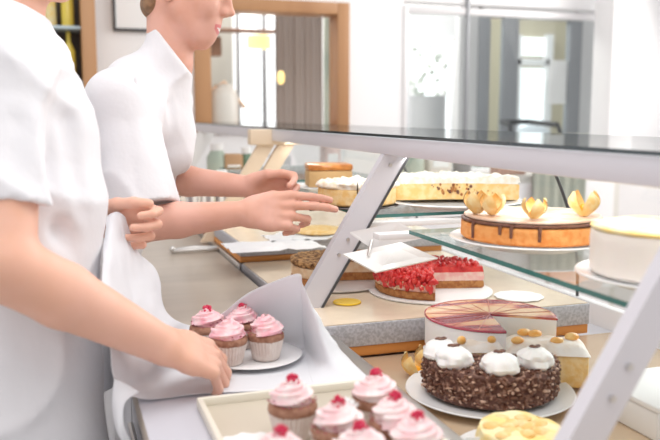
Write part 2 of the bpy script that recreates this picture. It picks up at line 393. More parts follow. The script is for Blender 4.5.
M['lamp_glow'] = material('yellow_lampshade', (1.0, .74, .28), .5, emit=.9)
M['daylight'] = material('bright_street', (.95, .98, 1.0), .9, emit=.85)
M['brownbox'] = material('brown_card', (.45, .27, .15), .7)
M['red'] = material('red_glaze', (.38, .02, .05), .2, coat=.6)
# marbled red glaze over cream: swirls in the glaze itself
def marbled():
    m = bpy.data.materials.new('marbled_fruit_glaze'); m.use_nodes = True; nt = m.node_tree; b = nt.nodes['Principled BSDF']
    b.inputs['Roughness'].default_value = .15; b.inputs['Coat Weight'].default_value = .5
    tc = nt.nodes.new('ShaderNodeTexCoord'); wv = nt.nodes.new('ShaderNodeTexNoise'); wv.inputs['Scale'].default_value = 6.5; wv.inputs['Detail'].default_value = 1.5; wv.inputs['Distortion'].default_value = 1.6
    mp = nt.nodes.new('ShaderNodeMapping'); mp.inputs['Scale'].default_value = (.7, 1.9, 1)
    cr = nt.nodes.new('ShaderNodeValToRGB'); e = cr.color_ramp.elements
    e[0].position = .42; e[0].color = (.30, .02, .05, 1); e[1].position = .67; e[1].color = (.88, .58, .34, 1)
    x = e.new(.51); x.color = (.58, .13, .10, 1); x = e.new(.58); x.color = (.84, .42, .22, 1)
    nt.links.new(tc.outputs['Object'], mp.inputs[0]); nt.links.new(mp.outputs[0], wv.inputs['Vector']); nt.links.new(wv.outputs['Fac'], cr.inputs[0]); nt.links.new(cr.outputs[0], b.inputs['Base Color'])
    return m
M['marble'] = marbled()
def striped(name, c1, c2, scale, rot=0, rough=.6):
    m = bpy.data.materials.new(name); m.use_nodes = True; nt = m.node_tree; b = nt.nodes['Principled BSDF']; b.inputs['Roughness'].default_value = rough
    tc = nt.nodes.new('ShaderNodeTexCoord'); wv = nt.nodes.new('ShaderNodeTexWave'); wv.bands_direction = 'X'; wv.inputs['Scale'].default_value = scale
    cr = nt.nodes.new('ShaderNodeValToRGB'); cr.color_ramp.elements[0].position = .4; cr.color_ramp.elements[1].position = .6
    cr.color_ramp.elements[0].color = (*c1, 1); cr.color_ramp.elements[1].color = (*c2, 1)
    nt.links.new(tc.outputs['Object'], wv.inputs['Vector']); nt.links.new(wv.outputs['Fac'], cr.inputs[0]); nt.links.new(cr.outputs[0], b.inputs['Base Color']); return m
M['blind'] = striped('blind_fabric', (.40, .42, .38), (.55, .56, .50), 5)
M['packet'] = striped('striped_packet', (.82, .80, .78), (.30, .27, .28), 9)

# ------------------------------------------------------------ the shop
YB = 4.6
fl = MB().box((-2.2, -1, -.05), (5.5, 8.2, 0)); struct('floor', fl, M['floor'], smooth=False)
xo0 = aty(197, 60, YB).x; xo1 = aty(345, 60, YB).x; zt = aty(240, 2, YB).z
xg0 = aty(403, 60, YB).x; xg1 = aty(606, 60, YB).x; zg = aty(403, 9, YB).z
wb = MB()
wb.box((-2.2, YB, 0), (xo0, YB+.12, 2.8)); wb.box((xo0, YB, zt), (xo1, YB+.12, 2.8)); wb.box((xo1, YB, 0), (xg0, YB+.12, 2.8)); wb.box((xg0, YB, zg+.05), (xg1, YB+.12, 2.8))
wb.box((xg1, YB, 0), (5.5, YB+.12, 2.8)); wb.box((xo0, YB, 0), (xo1, YB+.12, 1.24)); wb.box((xg0, YB, 0), (xg1, YB+.12, 1.0))
struct('wall_back', wb, M['white_wall'], smooth=False)
struct('wall_far', MB().box((-2.2, 8.0, 0), (5.5, 8.12, 2.8)), M['white_wall'], smooth=False)
struct('wall_left', MB().box((-2.32, -1, 0), (-2.2, 8.12, 2.8)), M['white_wall'], smooth=False)
# wood framed opening
fr = MB(); t = .075
fr.box((xo0-.02, YB-.03, 1.24), (xo0+t, YB+.14, zt+.02), .006); fr.box((xo1-t+.02, YB-.03, 1.24), (xo1+.02, YB+.14, zt+.02), .006)
fr.box((xo0+t, YB-.03, zt-.05), (xo1-t+.02, YB+.14, zt+.02), .006); fr.box((xo0+t, YB-.03, 1.241), (xo1-t+.02, YB+.14, 1.285), .006)
struct('window_1', fr, M['wood_o'])
# grey steel framed glazing on the right
g = MB(); 
g.box((xg0, YB-.01, 1.0), (xg0+.03, YB+.05, zg+.02), .004); g.box((xg1-.03, YB-.01, 1.0), (xg1, YB+.05, zg+.02), .004); g.box((xg0+.03, YB-.01, zg-.02), (xg1-.03, YB+.05, zg+.02), .004)
xm = aty(466, 60, YB).x; MB_ = None
go = struct('window_2', g, M['metal_w']); MB().box((xm-.010, YB-.02, 1.0), (xm+.010, YB+.009, zg+.30), .003).build('mullion', M['steel_frame'], go)
MB().box((xg0+.03, YB+.01, 1.0), (xg1-.03, YB+.018, zg-.02)).build('pane', glass_mat('front_window_glass', (.95, .97, .97), .05), go, smooth=False)
# white pillar at right
xp0 = aty(612, 60, 4.3).x; xp1 = aty(636, 60, 4.3).x
struct('pillar', MB().box((xp0, 4.3, 0), (xp1, 4.5, 2.8), .01), M['white_wall'])
# low cross wall with lilac face below the glazing, seen through the case
lw = MB().box((xo1+.08, 4.1, 0), (5.4, 4.2, 1.02)); struct('wall_low', lw, M['lilac_wall'], smooth=False)

# --- what is seen through the opening
def Bx(px0, px1, py0, py1, y, th=.05): 
    a = aty(px0, py0, y); b = aty(px1, py1, y); return (a.x, y, b.z), (b.x, y+th, a.z)
dr = thing('curtain', aty(300, 130, 5.3), 'taupe curtain hanging in the wood-framed opening', 'curtain')
mb = MB(); a = aty(275, 0, 5.3); b = aty(322, 0, 5.3); n = 60
vs = []; 
for i in range(n+1):
    x = a.x+(b.x-a.x)*i/n; y = 5.3+.006*math.sin(i*.9)+.006*math.sin(i*.37)
    vs += [(x, y, .2), (x, y, 2.6), (x, y+.012, .2), (x, y+.012, 2.6)]
fs = []
for i in range(n): o = i*4; fs += [(o, o+4, o+5, o+1), (o+2, o+3, o+7, o+6), (o+1, o+5, o+7, o+3)]
mb.add(vs, fs).build('fabric', M['taupe'], dr)
MB().tube([(a.x-.05, 5.3, 2.62), (b.x+.05, 5.3, 2.62)], .015).build('rod', M['dark'], dr)
p = MB().box(*Bx(325, 338, -60, 170, 5.35, .04), .005).build('wall_panel', M['green_grey']); tag(p, 'narrow green-grey upright panel beside the taupe curtain', 'panel')
ws = thing('street_window', aty(245, 100, 6.5), 'bright tall window with grey glazing bars in the far room', 'window')
MB().box(*Bx(236, 276, -40, 190, 6.6, .03)).build('pane', M['daylight'], ws, smooth=False)
f = MB()
for q in (236, 262, 276): f.box(*Bx(q, q+6, -40, 190, 6.52, .05), .003)
f.build('glazing_bars', material('grey_bars', (.20, .20, .21), .5), ws)
tag(MB().box(*Bx(190, 235, -60, 190, 6.7, .05), .004).build('beige_screen', material('cream_wall_panel', (.36, .34, .30), .7)), 'dim beige screen left of the bright far window', 'screen')
p = MB().box(*Bx(200, 276, 27, 33, 6.1, .12), .005).build('ceiling_beam', material('brown_beam', (.22, .12, .08), .6)); tag(p, 'dark brown horizontal beam behind the wood-framed opening', 'beam')
p = MB().box(*Bx(211, 222, 36, 56, 6.2, .1), .01).build('wall_box', material('brown_box', (.25, .13, .08), .6)); tag(p, 'small dark brown box below the beam in the far room', 'box')
lp = thing('pendant_lamp', aty(257, 42, 5.6), 'yellow drum pendant lamp glowing in the far room', 'lamp'); c = aty(259, 42, 5.6)
MB().rev([(.075, -.045), (.085, -.04), (.085, .04), (.075, .045), (.02, .05)], 24, c).build('lamp_shade', M['lamp_glow'], lp)
MB().tube([c+Vector((0, 0, .05)), c+Vector((0, 0, .8))], .004, 6).build('cord', M['dark'], lp)
c = aty(281, 78, 5.2); wl = thing('wall_sconce', c, 'small glowing wall sconce beside the taupe curtain', 'lamp')
MB().rev([(.012, -.04), (.022, -.02), (.024, .02), (.014, .045)], 16, c).build('lamp_shade', M['lamp_glow'], wl); MB().box(c+Vector((-.02, .02, -.05)), c+Vector((.02, .04, .05)), .004).build('bracket', M['steel_frame'], wl)
# glass jar on the sill
c = aty(224, 122, 4.66); c.z = 1.2855; jr = thing('glass_jar', c, 'large pale glass jar standing in the wood-framed opening', 'jar')
MB().rev([(.075, 0), (.085, .01), (.088, .16), (.075, .2), (.055, .215), (.058, .235)], 28, c).build('body', material('frosted_jar', (.80, .78, .72), .25, alpha=.75), jr)
MB().tube([c+Vector((-.07, -.02, .20)), c+Vector((.0, -.02, .25)), c+Vector((.12, -.02, .10))], .012, 8).build('ladle', material('pale_wood_ladle', (.70, .52, .38), .6), jr)

# picture and bottle shelf on the back wall
a = aty(113, 31, YB); b = aty(158, -60, YB)
pc = thing('picture', ((a.x+b.x)/2, YB-.02, a.z), 'white picture with thin dark frame on the back wall', 'picture')
MB().box((a.x+.015, YB-.02, a.z+.015), (b.x-.015, YB-.01, b.z-.015)).build('print', M['board'], pc, smooth=False)
f = MB(); f.box((a.x, YB-.03, a.z), (b.x, YB, a.z+.015), .003); f.box((a.x, YB-.03, b.z-.015), (b.x, YB, b.z), .003); f.box((a.x, YB-.03, a.z+.015), (a.x+.015, YB, b.z-.015), .003); f.box((b.x-.015, YB-.03, a.z+.015), (b.x, YB, b.z-.015), .003)
f.build('frame', M['dark'], pc)
ys = 4.25; a = aty(97, 60, ys).x; l = a-.95
sh = thing('bottle_cabinet', (l+.4, ys+.15, .9), 'honey wood open cabinet with dark back behind the two bakers', 'cabinet')
f = MB(); f.box((a-.07, ys, .0), (a, ys+.3, 2.4), .004); f.box((l, ys, .0), (l+.07, ys+.3, 2.4), .004); f.build('side_panel', M['wood_o'], sh)
MB().box((l+.07, ys+.27, 0), (a-.07, ys+.3, 2.4)).build('back_panel', material('dark_back', (.10, .07, .05), .5), sh)
zsh = [aty(70, 82, ys).z, aty(70, 26, ys).z, 2.1]
for z in zsh: MB().box((l+.071, ys+.02, z-.012), (a-.07, ys+.27, z+.004), .002).build('shelf', material('glass_shelf', (.45, .55, .60), .2), sh)
k = 0
for zz in zsh[:2]:
    for i in range(3):
        c = Vector((a-.13-.085*i, ys+.13, zz+.0045)); h = .27 if i % 2 == 0 else .23
        bt = thing('bottle', c, '', 'bottle', 'yellow bottles in the cabinet')
        bt['label'] = ('tall yellow bottle next to the wooden side panel, ', 'shorter pale yellow bottle in the middle, ', 'tall yellow bottle furthest from the side panel, ')[i]+('lower cabinet shelf' if zz == zsh[0] else 'upper cabinet shelf')
        MB().rev([(.026, 0), (.031, .004), (.031, h*.58), (.012, h*.75), (.011, h*.93)], 16, c).build('body', M['yellow_glass'] if i % 2 == 0 else M['yellow'], bt)
        MB().rev([(.014, h*.93), (.014, h)], 12, c).build('cap', M['dark'], bt)
# vestibule with grey door behind the glazing
M['win'] = glass_mat('window_glass', (.93, .96, .96), .0)
def Bf(px0, px1, py0, y, th=.05, z0=0.0): a, b = Bx(px0, px1, py0, 150, y, th); return (a[0], a[1], z0), b
pale = material('pale_grey_partition', (.62, .62, .63), .8)
MB_ = MB(); MB_.box(*Bf(462, 480, -60, 5.6, .08)); MB_.box(*Bf(578, 640, -60, 5.6, .08)); a, b = Bx(480, 578, -60, 14, 5.6, .08); MB_.box(a, b); struct('wall_vestibule', MB_, pale, smooth=False)
vd = thing('glass_door', (aty(530, 140, 5.6).x, 5.6, 0), 'grey steel framed glass door behind the large glass pane', 'door')
f = MB()
for (q, r) in ((480, 488), (505, 516), (571, 578)): f.box(*Bf(q, r, 15, 5.58, .06), .005)
a, b = Bx(480, 578, 15, 21, 5.58, .06); f.box(a, b, .005); f.build('frame', M['steel_frame'], vd)
MB().box(*Bf(488, 505, 20, 5.62, .01)).build('pane', M['win'], vd, smooth=False); MB().box(*Bf(516, 571, 20, 5.62, .01)).build('pane', M['win'], vd, smooth=False)
nt_ = MB().box(*Bx(550, 572, 60, 104, 5.605, .006)).build('notice', M['board'], smooth=False); tag(nt_, 'white paper notice fixed to the grey glass door', 'notice')
st = thing('shop_window', (aty(430, 100, 6.8).x, 6.8, 0), 'bright street window seen through the left glass pane', 'window')
MB().box(*Bf(407, 460, 40, 6.8, .03)).build('pane', M['daylight'], st, smooth=False); f = MB()
for q in (405, 411, 443, 453): f.box(*Bf(q, q+2.5, 38, 6.74, .05), .003)
f.box(*Bx(405, 460, 36, 41, 6.74, .05), .003); f.build('frame', M['metal_w'], st)
tag(MB().box(*Bf(380, 464, -60, 6.9, .05)).build('grey_screen', material('mid_grey_screen', (.42, .42, .43), .8)), 'mid grey screen around the bright street window', 'screen')
pl_ = thing('planter', (aty(430, 120, 6.4).x, 6.4, 0), 'grey column planter in front of the street window', 'planter'); c = aty(428, 96, 6.4)
MB().rev([(.10, 0), (.12, .02), (.15, c.z-.02), (.16, c.z)], 24, (c.x, 6.4, 0)).build('pot', material('grey_pot', (.55, .56, .58), .6), pl_); fb = MB(); rq = random.Random(4)
for k in range(40): fb.blob(c+Vector((rq.uniform(-.16, .16), rq.uniform(-.1, .1), rq.uniform(0, .42))), .035, 5, 3, sq=(1, .4, .9), M=Matrix.Rotation(rq.random()*6, 3, 'X'))
fb.build('foliage', material('pale_leaf', (.62, .66, .62), .6), pl_, kind='stuff')
tag(MB().box(*Bf(486, 600, -60, 7.35, .04)).build('cream_screen', material('cream_screen', (.56, .50, .38), .7)), 'cream wall screen behind the grey glass door', 'screen')
sp = thing('street_pane', (aty(532, 100, 7.25).x, 7.25, 0), 'bright narrow window glowing through the grey glass door', 'window')
MB().box(*Bf(519, 547, 68, 7.28, .02)).build('pane', M['daylight'], sp, smooth=False); MB().box(*Bx(521, 545, 37, 56, 7.28, .02)).build('pane', M['daylight'], sp, smooth=False)
f = MB(); f.box(*Bf(516, 519, 34, 7.24, .06), .003); f.box(*Bf(547, 550, 34, 7.24, .06), .003); f.box(*Bx(516, 550, 58, 66, 7.24, .06), .003); f.build('frame', M['metal_w'], sp)
car_ = thing('parked_car', (aty(533, 130, 7.2).x, 7.2, 0), 'pale curved car bonnet glimpsed through the grey glass door', 'car'); c = aty(534, 128, 7.1)
MB().blob((c.x, 7.12, c.z-.16), .22, 20, 12, sq=(1.1, .4, .9)).build('bonnet', material('pale_car', (.70, .74, .80), .2, coat=.5), car_); MB().box((c.x-.22, 7.05, 0), (c.x+.22, 7.2, c.z-.2), .03).build('bumper', pale, car_)
# armchair silhouette
c = aty(522, 150, 5.2); c.z = 0; ch = thing('armchair', c, 'dark curved tube armchair beyond the glass pane', 'chair')
z = aty(522, 122, 5.2).z
for s in (-1, 1): MB().tube([c+Vector((.22*s, -.2, 0)), c+Vector((.22*s, -.2, z-.15)), c+Vector((.2*s, -.15, z-.02)), c+Vector((.12*s, .1, z))], .018, 8).build('leg', M['dark'], ch)
MB().tube([c+Vector((-.2, -.15, z-.02)), c+Vector((-.12, .1, z)), c+Vector((.12, .1, z)), c+Vector((.2, -.15, z-.02))], .02, 8).build('backrest', M['dark'], ch)
MB().box(c+Vector((-.22, -.22, .42)), c+Vector((.22, .2, .47)), .02).build('seat', M['dark'], ch)

# things behind the case, seen through its glass
xs = 1.35
sb = thing('back_sideboard', (2.0, 3.75, 0), 'pale sideboard beyond the far end of the case', 'sideboard')
MB().box((1.24, 3.75, .0), (3.0, 4.05, 1.02), .01).build('body', material('putty', (.62, .58, .55), .6), sb)
for i in range(4): MB().box((1.26+.43*i, 3.735, .05), (1.66+.43*i, 3.7495, .98), .006).build('door', M['lilac_wall'], sb)
def goods(name, px, w_, h_, mat, label, cat, z=1.02, y=3.86, kind='box'):
    x = aty(px, 160, y).x
    z = .9875 if x+w_/2 < 1.1 else 1.02
    if z > 1 and x-w_/2 < 1.25: x = 1.25+w_/2
    o = thing(name, (x, y, z+.0005), label, cat); b = MB()
    if kind == 'box':
        b.box((x-w_/2, y-.05, z+.0005), (x+w_/2, y+.05, z+h_), .006).build('carton_body', mat, o); MB().box((x-w_*.35, y-.0515, z+h_*.25), (x+w_*.35, y-.05, z+h_*.7)).build('label_patch', M['board'], o)
    else:
        b.rev([(w_*.42, 0), (w_*.5, .01), (w_*.5, h_*.7), (w_*.3, h_*.85)], 20, (x, y, z+.0005)).build('jar_body', mat, o); MB().rev([(w_*.32, h_*.85), (w_*.32, h_)], 20, (x, y, z+.0005)).build('lid', M['metal_w'], o)
    return o
goods('storage_jar', 217, .10, .22, M['green_grey'], 'green-grey storage jar on the sideboard beyond the far posts', 'jar', kind='jar')
goods('carton', 232, .09, .17, M['brownbox'], 'brown carton beside the green-grey jar beyond the case', 'box')
goods('storage_jar', 247, .08, .20, material('dark_green_jar', (.12, .2, .13), .3), 'dark green jar between two far case posts', 'jar', kind='jar')
goods('carton', 280, .09, .16, material('grey_box', (.4, .4, .42), .6), 'grey carton left of the caramel cake, beyond the cream post', 'box')
goods('carton', 330, .08, .19, material('dusty_pink', (.62, .45, .42), .6), 'dusty pink carton beside the grey carton', 'box')
goods('storage_jar', 412, .13, .18, M['green_grey'], 'wide green-grey jar beyond the middle case post', 'jar', kind='jar')
goods('carton', 437, .13, .21, material('cream_box', (.72, .66, .60), .6), 'cream carton beside the wide jar beyond the case', 'box')
goods('storage_jar', 462, .10, .19, material('smoky_jar', (.22, .21, .23), .3), 'smoky grey jar above the crumble cake', 'jar', kind='jar')
goods('carton', 508, .17, .20, material('rosy_brown', (.50, .28, .22), .6), 'rosy brown carton above the crumble cake', 'box')
for k, px in enumerate((546, 572)):
    a, b = Bx(px-12, px+12, 165, 222, 3.7, .02); o = MB(); vs = []; n = 40
    for i in range(n+1):
        x = a[0]+(b[0]-a[0])*i/n; y = 3.7+.008*math.sin(i*1.5); vs += [(x, y, .5), (x, y, 1.245), (x, y+.01, .5), (x, y+.01, 1.245)]
    fs = []
    for i in range(n): q = i*4; fs += [(q, q+4, q+5, q+1), (q+2, q+3, q+7, q+6), (q+1, q+5, q+7, q+3)]
    o = o.add(vs, fs).build('window_blind', M['blind']); tag(o, ['grey-green pleated blind behind the orange cake', 'grey-green pleated blind nearer the white pillar'][k], 'blind')

# ------------------------------------------------------------ work counter
ZC = .92
wc = thing('work_counter', (.28, 1.9, 0), 'taupe topped work counter running behind the glass case', 'counter')
MB().box((.095, .3, ZC-.03), (.462, 3.4, ZC), .004).build('worktop', M['counter'], wc)
MB().box((.13, .32, .08), (.455, 3.38, ZC-.031), .004).build('cabinet_body', M['counter_side'], wc)
MB().box((.16, .34, .0), (.45, 3.36, .079)).build('plinth', M['dark'], wc)
for i in range(5):
    d = MB().box((.112, .34+.61*i, .12), (.129, .92+.61*i, .86), .003).build('door', M['counter_side'], wc)
    MB().tube([(.100, .45+.61*i, .80), (.100, .8+.61*i, .80)], .006, 8).build('handle', M['alu'], d)

tag(MB().box((.097, .35, ZC+.0002), (.46, 1.205, ZC+.0008)).build('work_mat', material('grey_mat', (.56, .56, .62), .5)), 'thin grey mat under the beige tray and parchment on the worktop', 'mat')
# ------------------------------------------------------------ display case
X0, X1 = .475, 1.20; ZF = .86
dc = thing('display_case', (.8, 1.8, 0), 'long glass cake display case with slanted metal posts', 'display case')
MB().box((X0, .3, 0), (X1, 4.08, ZF-.01), .004).build('case_base', M['metal_l'], dc)
MB().box((X0+.03, .3, ZF-.009), (X1-.02, 1.468, ZF), .002).build('display_floor', M['tray_floor'], dc)
f = MB(); f.box((X0-.01, .3, ZF-.009), (X0+.028, 1.468, .915), .004); f.build('rail', M['alu'], dc)
MB().box((X0-.01, 2.195, ZF), (X0-.001, 3.6, .93), .003).build('rail', M['alu'], dc)
s1 = MB().box((X0, 1.47, .883), (1.11, 2.195, .930), .003).build('stone_shelf', [M['granite']], dc)
MB().box((X0+.004, 1.474, .9302), (1.106, 2.19, .932)).build('shelf_top', M['slab_top'], s1, smooth=False)
MB().box((X0, 1.475, ZF+.001), (1.11, 2.195, .8825), .002).build('wood_strip', M['orange_wood'], dc)
s2 = MB().box((X0, 2.2, .948), (1.11, 4.05, .985), .003).build('stone_shelf', [M['granite']], dc)
MB().box((X0+.004, 2.204, .9852), (1.106, 4.04, .987)).build('shelf_top', M['slab_top'], s2, smooth=False)
MB().box((X0, 2.205, .93), (1.11, 4.05, .9475), .002).build('wood_strip', M['orange_wood'], dc)
# posts: slanted flat bars
def post(y, wd, mat, xb=.495, xt=.70, zb=.93, zt_=1.262, double=False, label=None):
    b = MB(); d = Vector((xt-xb, 0, zt_-zb)); 
    def bar(off, w_):
        vs = []
        for q, (x, z) in enumerate(((xb, zb), (xt, zt_))):
            for sx in (-1, 1):
                for sy in (-1, 1): vs.append((x+off+sx*w_/2, y+sy*.011, z))
        b.add(vs, [(0, 2, 3, 1), (4, 5, 7, 6), (0, 1, 5, 4), (2, 6, 7, 3), (0, 4, 6, 2), (1, 3, 7, 5)])
    if double: bar(-wd*.29, wd*.46); bar(wd*.29, wd*.46)
    else: bar(0, wd)
    o = b.build('post', mat, dc, smooth=False, label=label)
    return o
pA = post(.70, .052, M['metal_l'], .480, .687); pB = post(1.63, .058, M['metal_l']); pC = post(2.62, .12, M['wood_cream'], double=True, label='cream double post'); pD = post(4.0, .09, M['metal_w'])
for y, pp, hw, dx in ((.70, pA, .026, -.014), (1.63, pB, .029, 0)):
    b = MB()
    vs = []
    for x, z in ((.70+dx+hw, 1.262), (.700+dx+hw+.006, 1.262), (.495+dx+hw+.006, .93), (.495+dx+hw, .93)):
        vs += [(x, y-.014, z), (x, y+.014, z)]
    b.add(vs, [(0, 2, 4, 6), (1, 7, 5, 3), (0, 1, 3, 2), (2, 3, 5, 4), (4, 5, 7, 6), (6, 7, 1, 0)]).build('edge_seal', M['dark'], pp, smooth=False) if y > 1 else None
    b = MB()
    for q in range(3): b.rev([(.004, -.002), (.004, .0), (.002, .002)], 10, (0, 0, 0))
    # small screws on the face
    scw = MB()
    for fz in (.35, .45, .93):
        x = .495+dx+(.70-.495)*fz; z = .93+(1.262-.93)*fz
        MB().tube([(x, y-.0115, z), (x, y-.0145, z)], .004, 10).build('screw', M['alu'], pp)
MB().box((.60, 2.595, 1.248), (.95, 2.645, 1.2995), .004).build('post_head', M['wood_cream'], dc)
MB().box((.672, .3, 1.262), (.704, 4.4, 1.300), .003).build('beam', M['metal_l'], dc)
MB().box((1.201, .3, .0), (1.225, 4.08, .90), .004).build('front_panel', M['metal_w'], dc)
gt = MB().box((.668, .3, 1.3005), (1.085, 4.4, 1.3065), mi=0)
gt.m = [1, 1, 1, 1, 0, 0]; gt.build('glass_top', [M['glass'], M['glass_edge_dark']], dc, smooth=False)
# curved customer side glass
b = MB(); vs = []; n = 14; prof = []
for i in range(n+1):
    u = i/n; prof.append((1.218-.138*u**2.2, .90+(1.30-.90)*u))
for y in (.3, 4.08):
    for x, z in prof: vs.append((x, y, z))
for y in (.3, 4.08):
    for x, z in prof: vs.append((x-.006, y, z))
N = n+1; fs = []; 
for i in range(n): fs += [(i, i+1, N+i+1, N+i), (2*N+i, 3*N+i, 3*N+i+1, 2*N+i+1)]
b.add(vs, fs).build('front_glass', M['glass'], dc)
for y in (1.655, 2.60):   # slim dark joints of the front glass
    MB().tube([(x-.008, y, z) for x, z in prof], .004, 6).build('glass_joint', M['dark'], dc)
def shelf(y0, y1, x0=.656, x1=1.12, z=1.112):
    g = MB().box((x0, y0, z), (x1, y1, z+.008)); g.m = [1, 1, 1, 1, 0, 0]
    return g.build('glass_shelf', [M['shelf_glass'], M['glass_edge']], dc, smooth=False)
shelf(.73, 1.45); shelf(1.70, 2.52); shelf(2.70, 3.45)
for y in (1.47, 1.645, 2.56, 2.64):
    b = MB(); b.box((.60, y, 1.098), (1.10, y+.035, 1.1105), .002); b.build('shelf_bracket', M['metal_w'], dc)
# hinged white plates by the middle post
b = MB(); 
b.add([at(350, 232, 1.66), at(398, 222, 1.70), at(425, 236, 1.74), at(372, 247, 1.68)]+[q+Vector((0, 0, -.004)) for q in (at(350, 232, 1.66), at(398, 222, 1.70), at(425, 236, 1.74), at(372, 247, 1.68))],
      [(0, 1, 2, 3), (7, 6, 5, 4), (0, 4, 5, 1), (1, 5, 6, 2), (2, 6, 7, 3), (3, 7, 4, 0)]).build('bracket_plate', M['metal_w'], dc, smooth=False)

pcard = MB(); q = [at(343, 254, 1.66), at(401, 242, 1.70), at(438, 258, 1.70), at(376, 272, 1.63)]
pcard.add(q+[v+Vector((0, .002, -.003)) for v in q], [(0, 1, 2, 3), (7, 6, 5, 4), (0, 4, 5, 1), (1, 5, 6, 2), (2, 6, 7, 3), (3, 7, 4, 0)])
o = pcard.build('card_flap', material('milky_acrylic', (.84, .83, .82), .25, coat=.4), dc, smooth=False, label='milky white acrylic flap')
a_ = at(372, 240, 1.68); MB().tube([a_, at(368, 256, 1.66)], .003, 6).build('flap_stay', M['alu'], dc)

# ------------------------------------------------------------ cakes
VW = math.degrees(YAW)   # image-right is world angle -VW
def A(deg): return deg-VW
def plate(name, c, R, label, cat='plate', mat=None, foot=.012):
    b = MB(); b.rev([(R*.55, 0), (R*.62, 0), (R*.66, .006), (R*.97, foot), (R, foot+.002), (R*.99, foot+.004), (R*.9, foot+.001), (R*.6, .008), (R*.3, .007), (.0005, .007)], 64, c)
    return tag(b.build(name, mat or M['porcelain'], ang=60), label, cat)
def swirl(b, c, R, H, turns=3, rt=.35, mi=None, lobes=6, steps=26, seg=12):
    c = Vector(c); pts = []; rad = []
    N = int(turns*steps)
    for i in range(N+1):
        u = i/N; r = R*(1-rt)*(1-u)**.85; a = 2*PI*turns*u
        pts.append(c+Vector((r*math.cos(a), r*math.sin(a), R*rt*.6+H*u**1.05-R*rt*.3*u))); rad.append(R*rt*(1-.5*u)+.0006)
    b.tube(pts, rad, seg, mi=mi, lobes=lobes, la=.20, tw=.25)
    b.rev([(R*.80, 0), (R*.72, H*.3), (R*.4, H*.62), (.001, H*.85)], 20, c, mi=mi)
# near board level: chocolate cake
c = atz(489, 391, ZF+.01); c.z = ZF
plate('cake_plate', c+Vector((0, 0, .0005)), .146, 'round white plate under the flaked chocolate cake')
cc = c+Vector((0, 0, .0165))
ck = thing('chocolate_cake', cc, 'half chocolate cake coated in flakes with cream dollops on top', 'cake')
R = .114; a0, a1 = A(166), A(372); ch = .056
MB().sector(R, 0, ch, a0, a1, cc, amp=.006, fr=110, step=1.6, zs=16, nr=14).build('sponge', M['choc_side'], ck, ang=80)
fk = MB(); rnd = random.Random(3)
for i in range(620):
    a = math.radians(a0+(a1-a0)*rnd.random()); tp = rnd.random() < .3
    if tp: r = R*math.sqrt(rnd.random()); p = cc+Vector((r*math.cos(a), r*math.sin(a), ch+.002))
    else: p = cc+Vector(((R+.001)*math.cos(a), (R+.001)*math.sin(a), .004+(ch-.006)*rnd.random()))
    Mx = Matrix.Rotation(rnd.random()*6, 3, 'Z') @ Matrix.Rotation(rnd.random()*6, 3, 'X')
    s_ = .003+.004*rnd.random(); fk.blob(p, s_, 5, 3, sq=(1, .6, .28), M=Mx, mi=0 if rnd.random() < .72 else 1)
fk.build('chocolate_flakes', [M['choc'], material('milk_flake', (.58, .38, .28), .5)], ck, kind='stuff', ang=20)
for i, ad in enumerate((186, 216, 270, 318)):
    a = math.radians(A(ad)); p = cc+Vector((R*.76*math.cos(a), R*.74*math.sin(a), ch+.001))
    b = MB(); 
    b.rev([(.001, -.002), (.024, -.001), (.030, .005), (.031, .010), (.0285, .014), (.0285, .018), (.025, .023), (.018, .028), (.009, .031), (.001, .032)], 40, p, fn=lambda a_, z, j: 1+.04*math.cos(9*a_+j*.5)+.22*noise.noise(Vector((math.cos(a_)*1.7+i*5, math.sin(a_)*1.7, z*70))), caps=False)
    d = b.build('cream_dollop', M['cream_w'], ck)
    b = MB(); 
    for (dx, dy) in ((0, 0), (.006, .003), (-.004, .005)): b.blob(p+Vector((dx, dy, .033)), .0052, 6, 4, .3, 300, sq=(1.3, .8, .5))
    b.build('chocolate_bean', M['choc'], d)

# marbled glaze cake
c = at(490, 314, 1.56); top = c.z; c.z = 0
mcz = .889; mc = Vector((c.x, c.y, mcz))
st_ = MB().box((c.x-.085, c.y-.02, ZF+.0005), (c.x+.085, c.y+.115, .884), .004).build('cake_riser', M['wood_cream']); tag(st_, 'cream wooden riser block under the marbled glaze cake', 'riser')
bd = MB().rev([(.128, 0), (.13, .001), (.13, .003), (.128, .004)], 64, (c.x, c.y, .8845)); tag(bd.build('cake_board', M['board']), 'round white board under the marbled glaze cake', 'cake board')
mk = thing('glazed_cake', mc, 'white sided round cake with marbled dark red glaze, one wedge gone', 'cake')
a0, a1 = A(-16), A(272); R = .1255
MB().sector(R, 0, .014, a0, a1, mc, amp=.001).build('sponge_base', M['base_b'], mk)
MB().sector(R, .014, top-mcz-.004, a0, a1, mc, bev=.002).build('cream_body', M['cream_w'], mk)
MB().sector(R+.0004, top-mcz-.0039, top-mcz, a0, a1, mc, bev=.0015).build('glaze', M['marble'], mk)
b = MB()
for i in range(12):
    a = math.radians(a0+(a1-a0)*i/12+(1 if i else 0.5)); b.tube([mc+Vector((.004*math.cos(a), .004*math.sin(a), top-mcz+.0003)), mc+Vector((R*.985*math.cos(a), R*.985*math.sin(a), top-mcz+.0003))], .0007, 5)
b.build('slice_cuts', material('wine_line', (.50, .20, .16), .5), mk)
b = MB(); b.tube([mc+Vector((R*math.cos(math.radians(a0+(a1-a0)*i/80)), R*math.sin(math.radians(a0+(a1-a0)*i/80)), top-mcz-.002)) for i in range(81)], .0022, 6).build('glaze_rim', M['red'], mk)

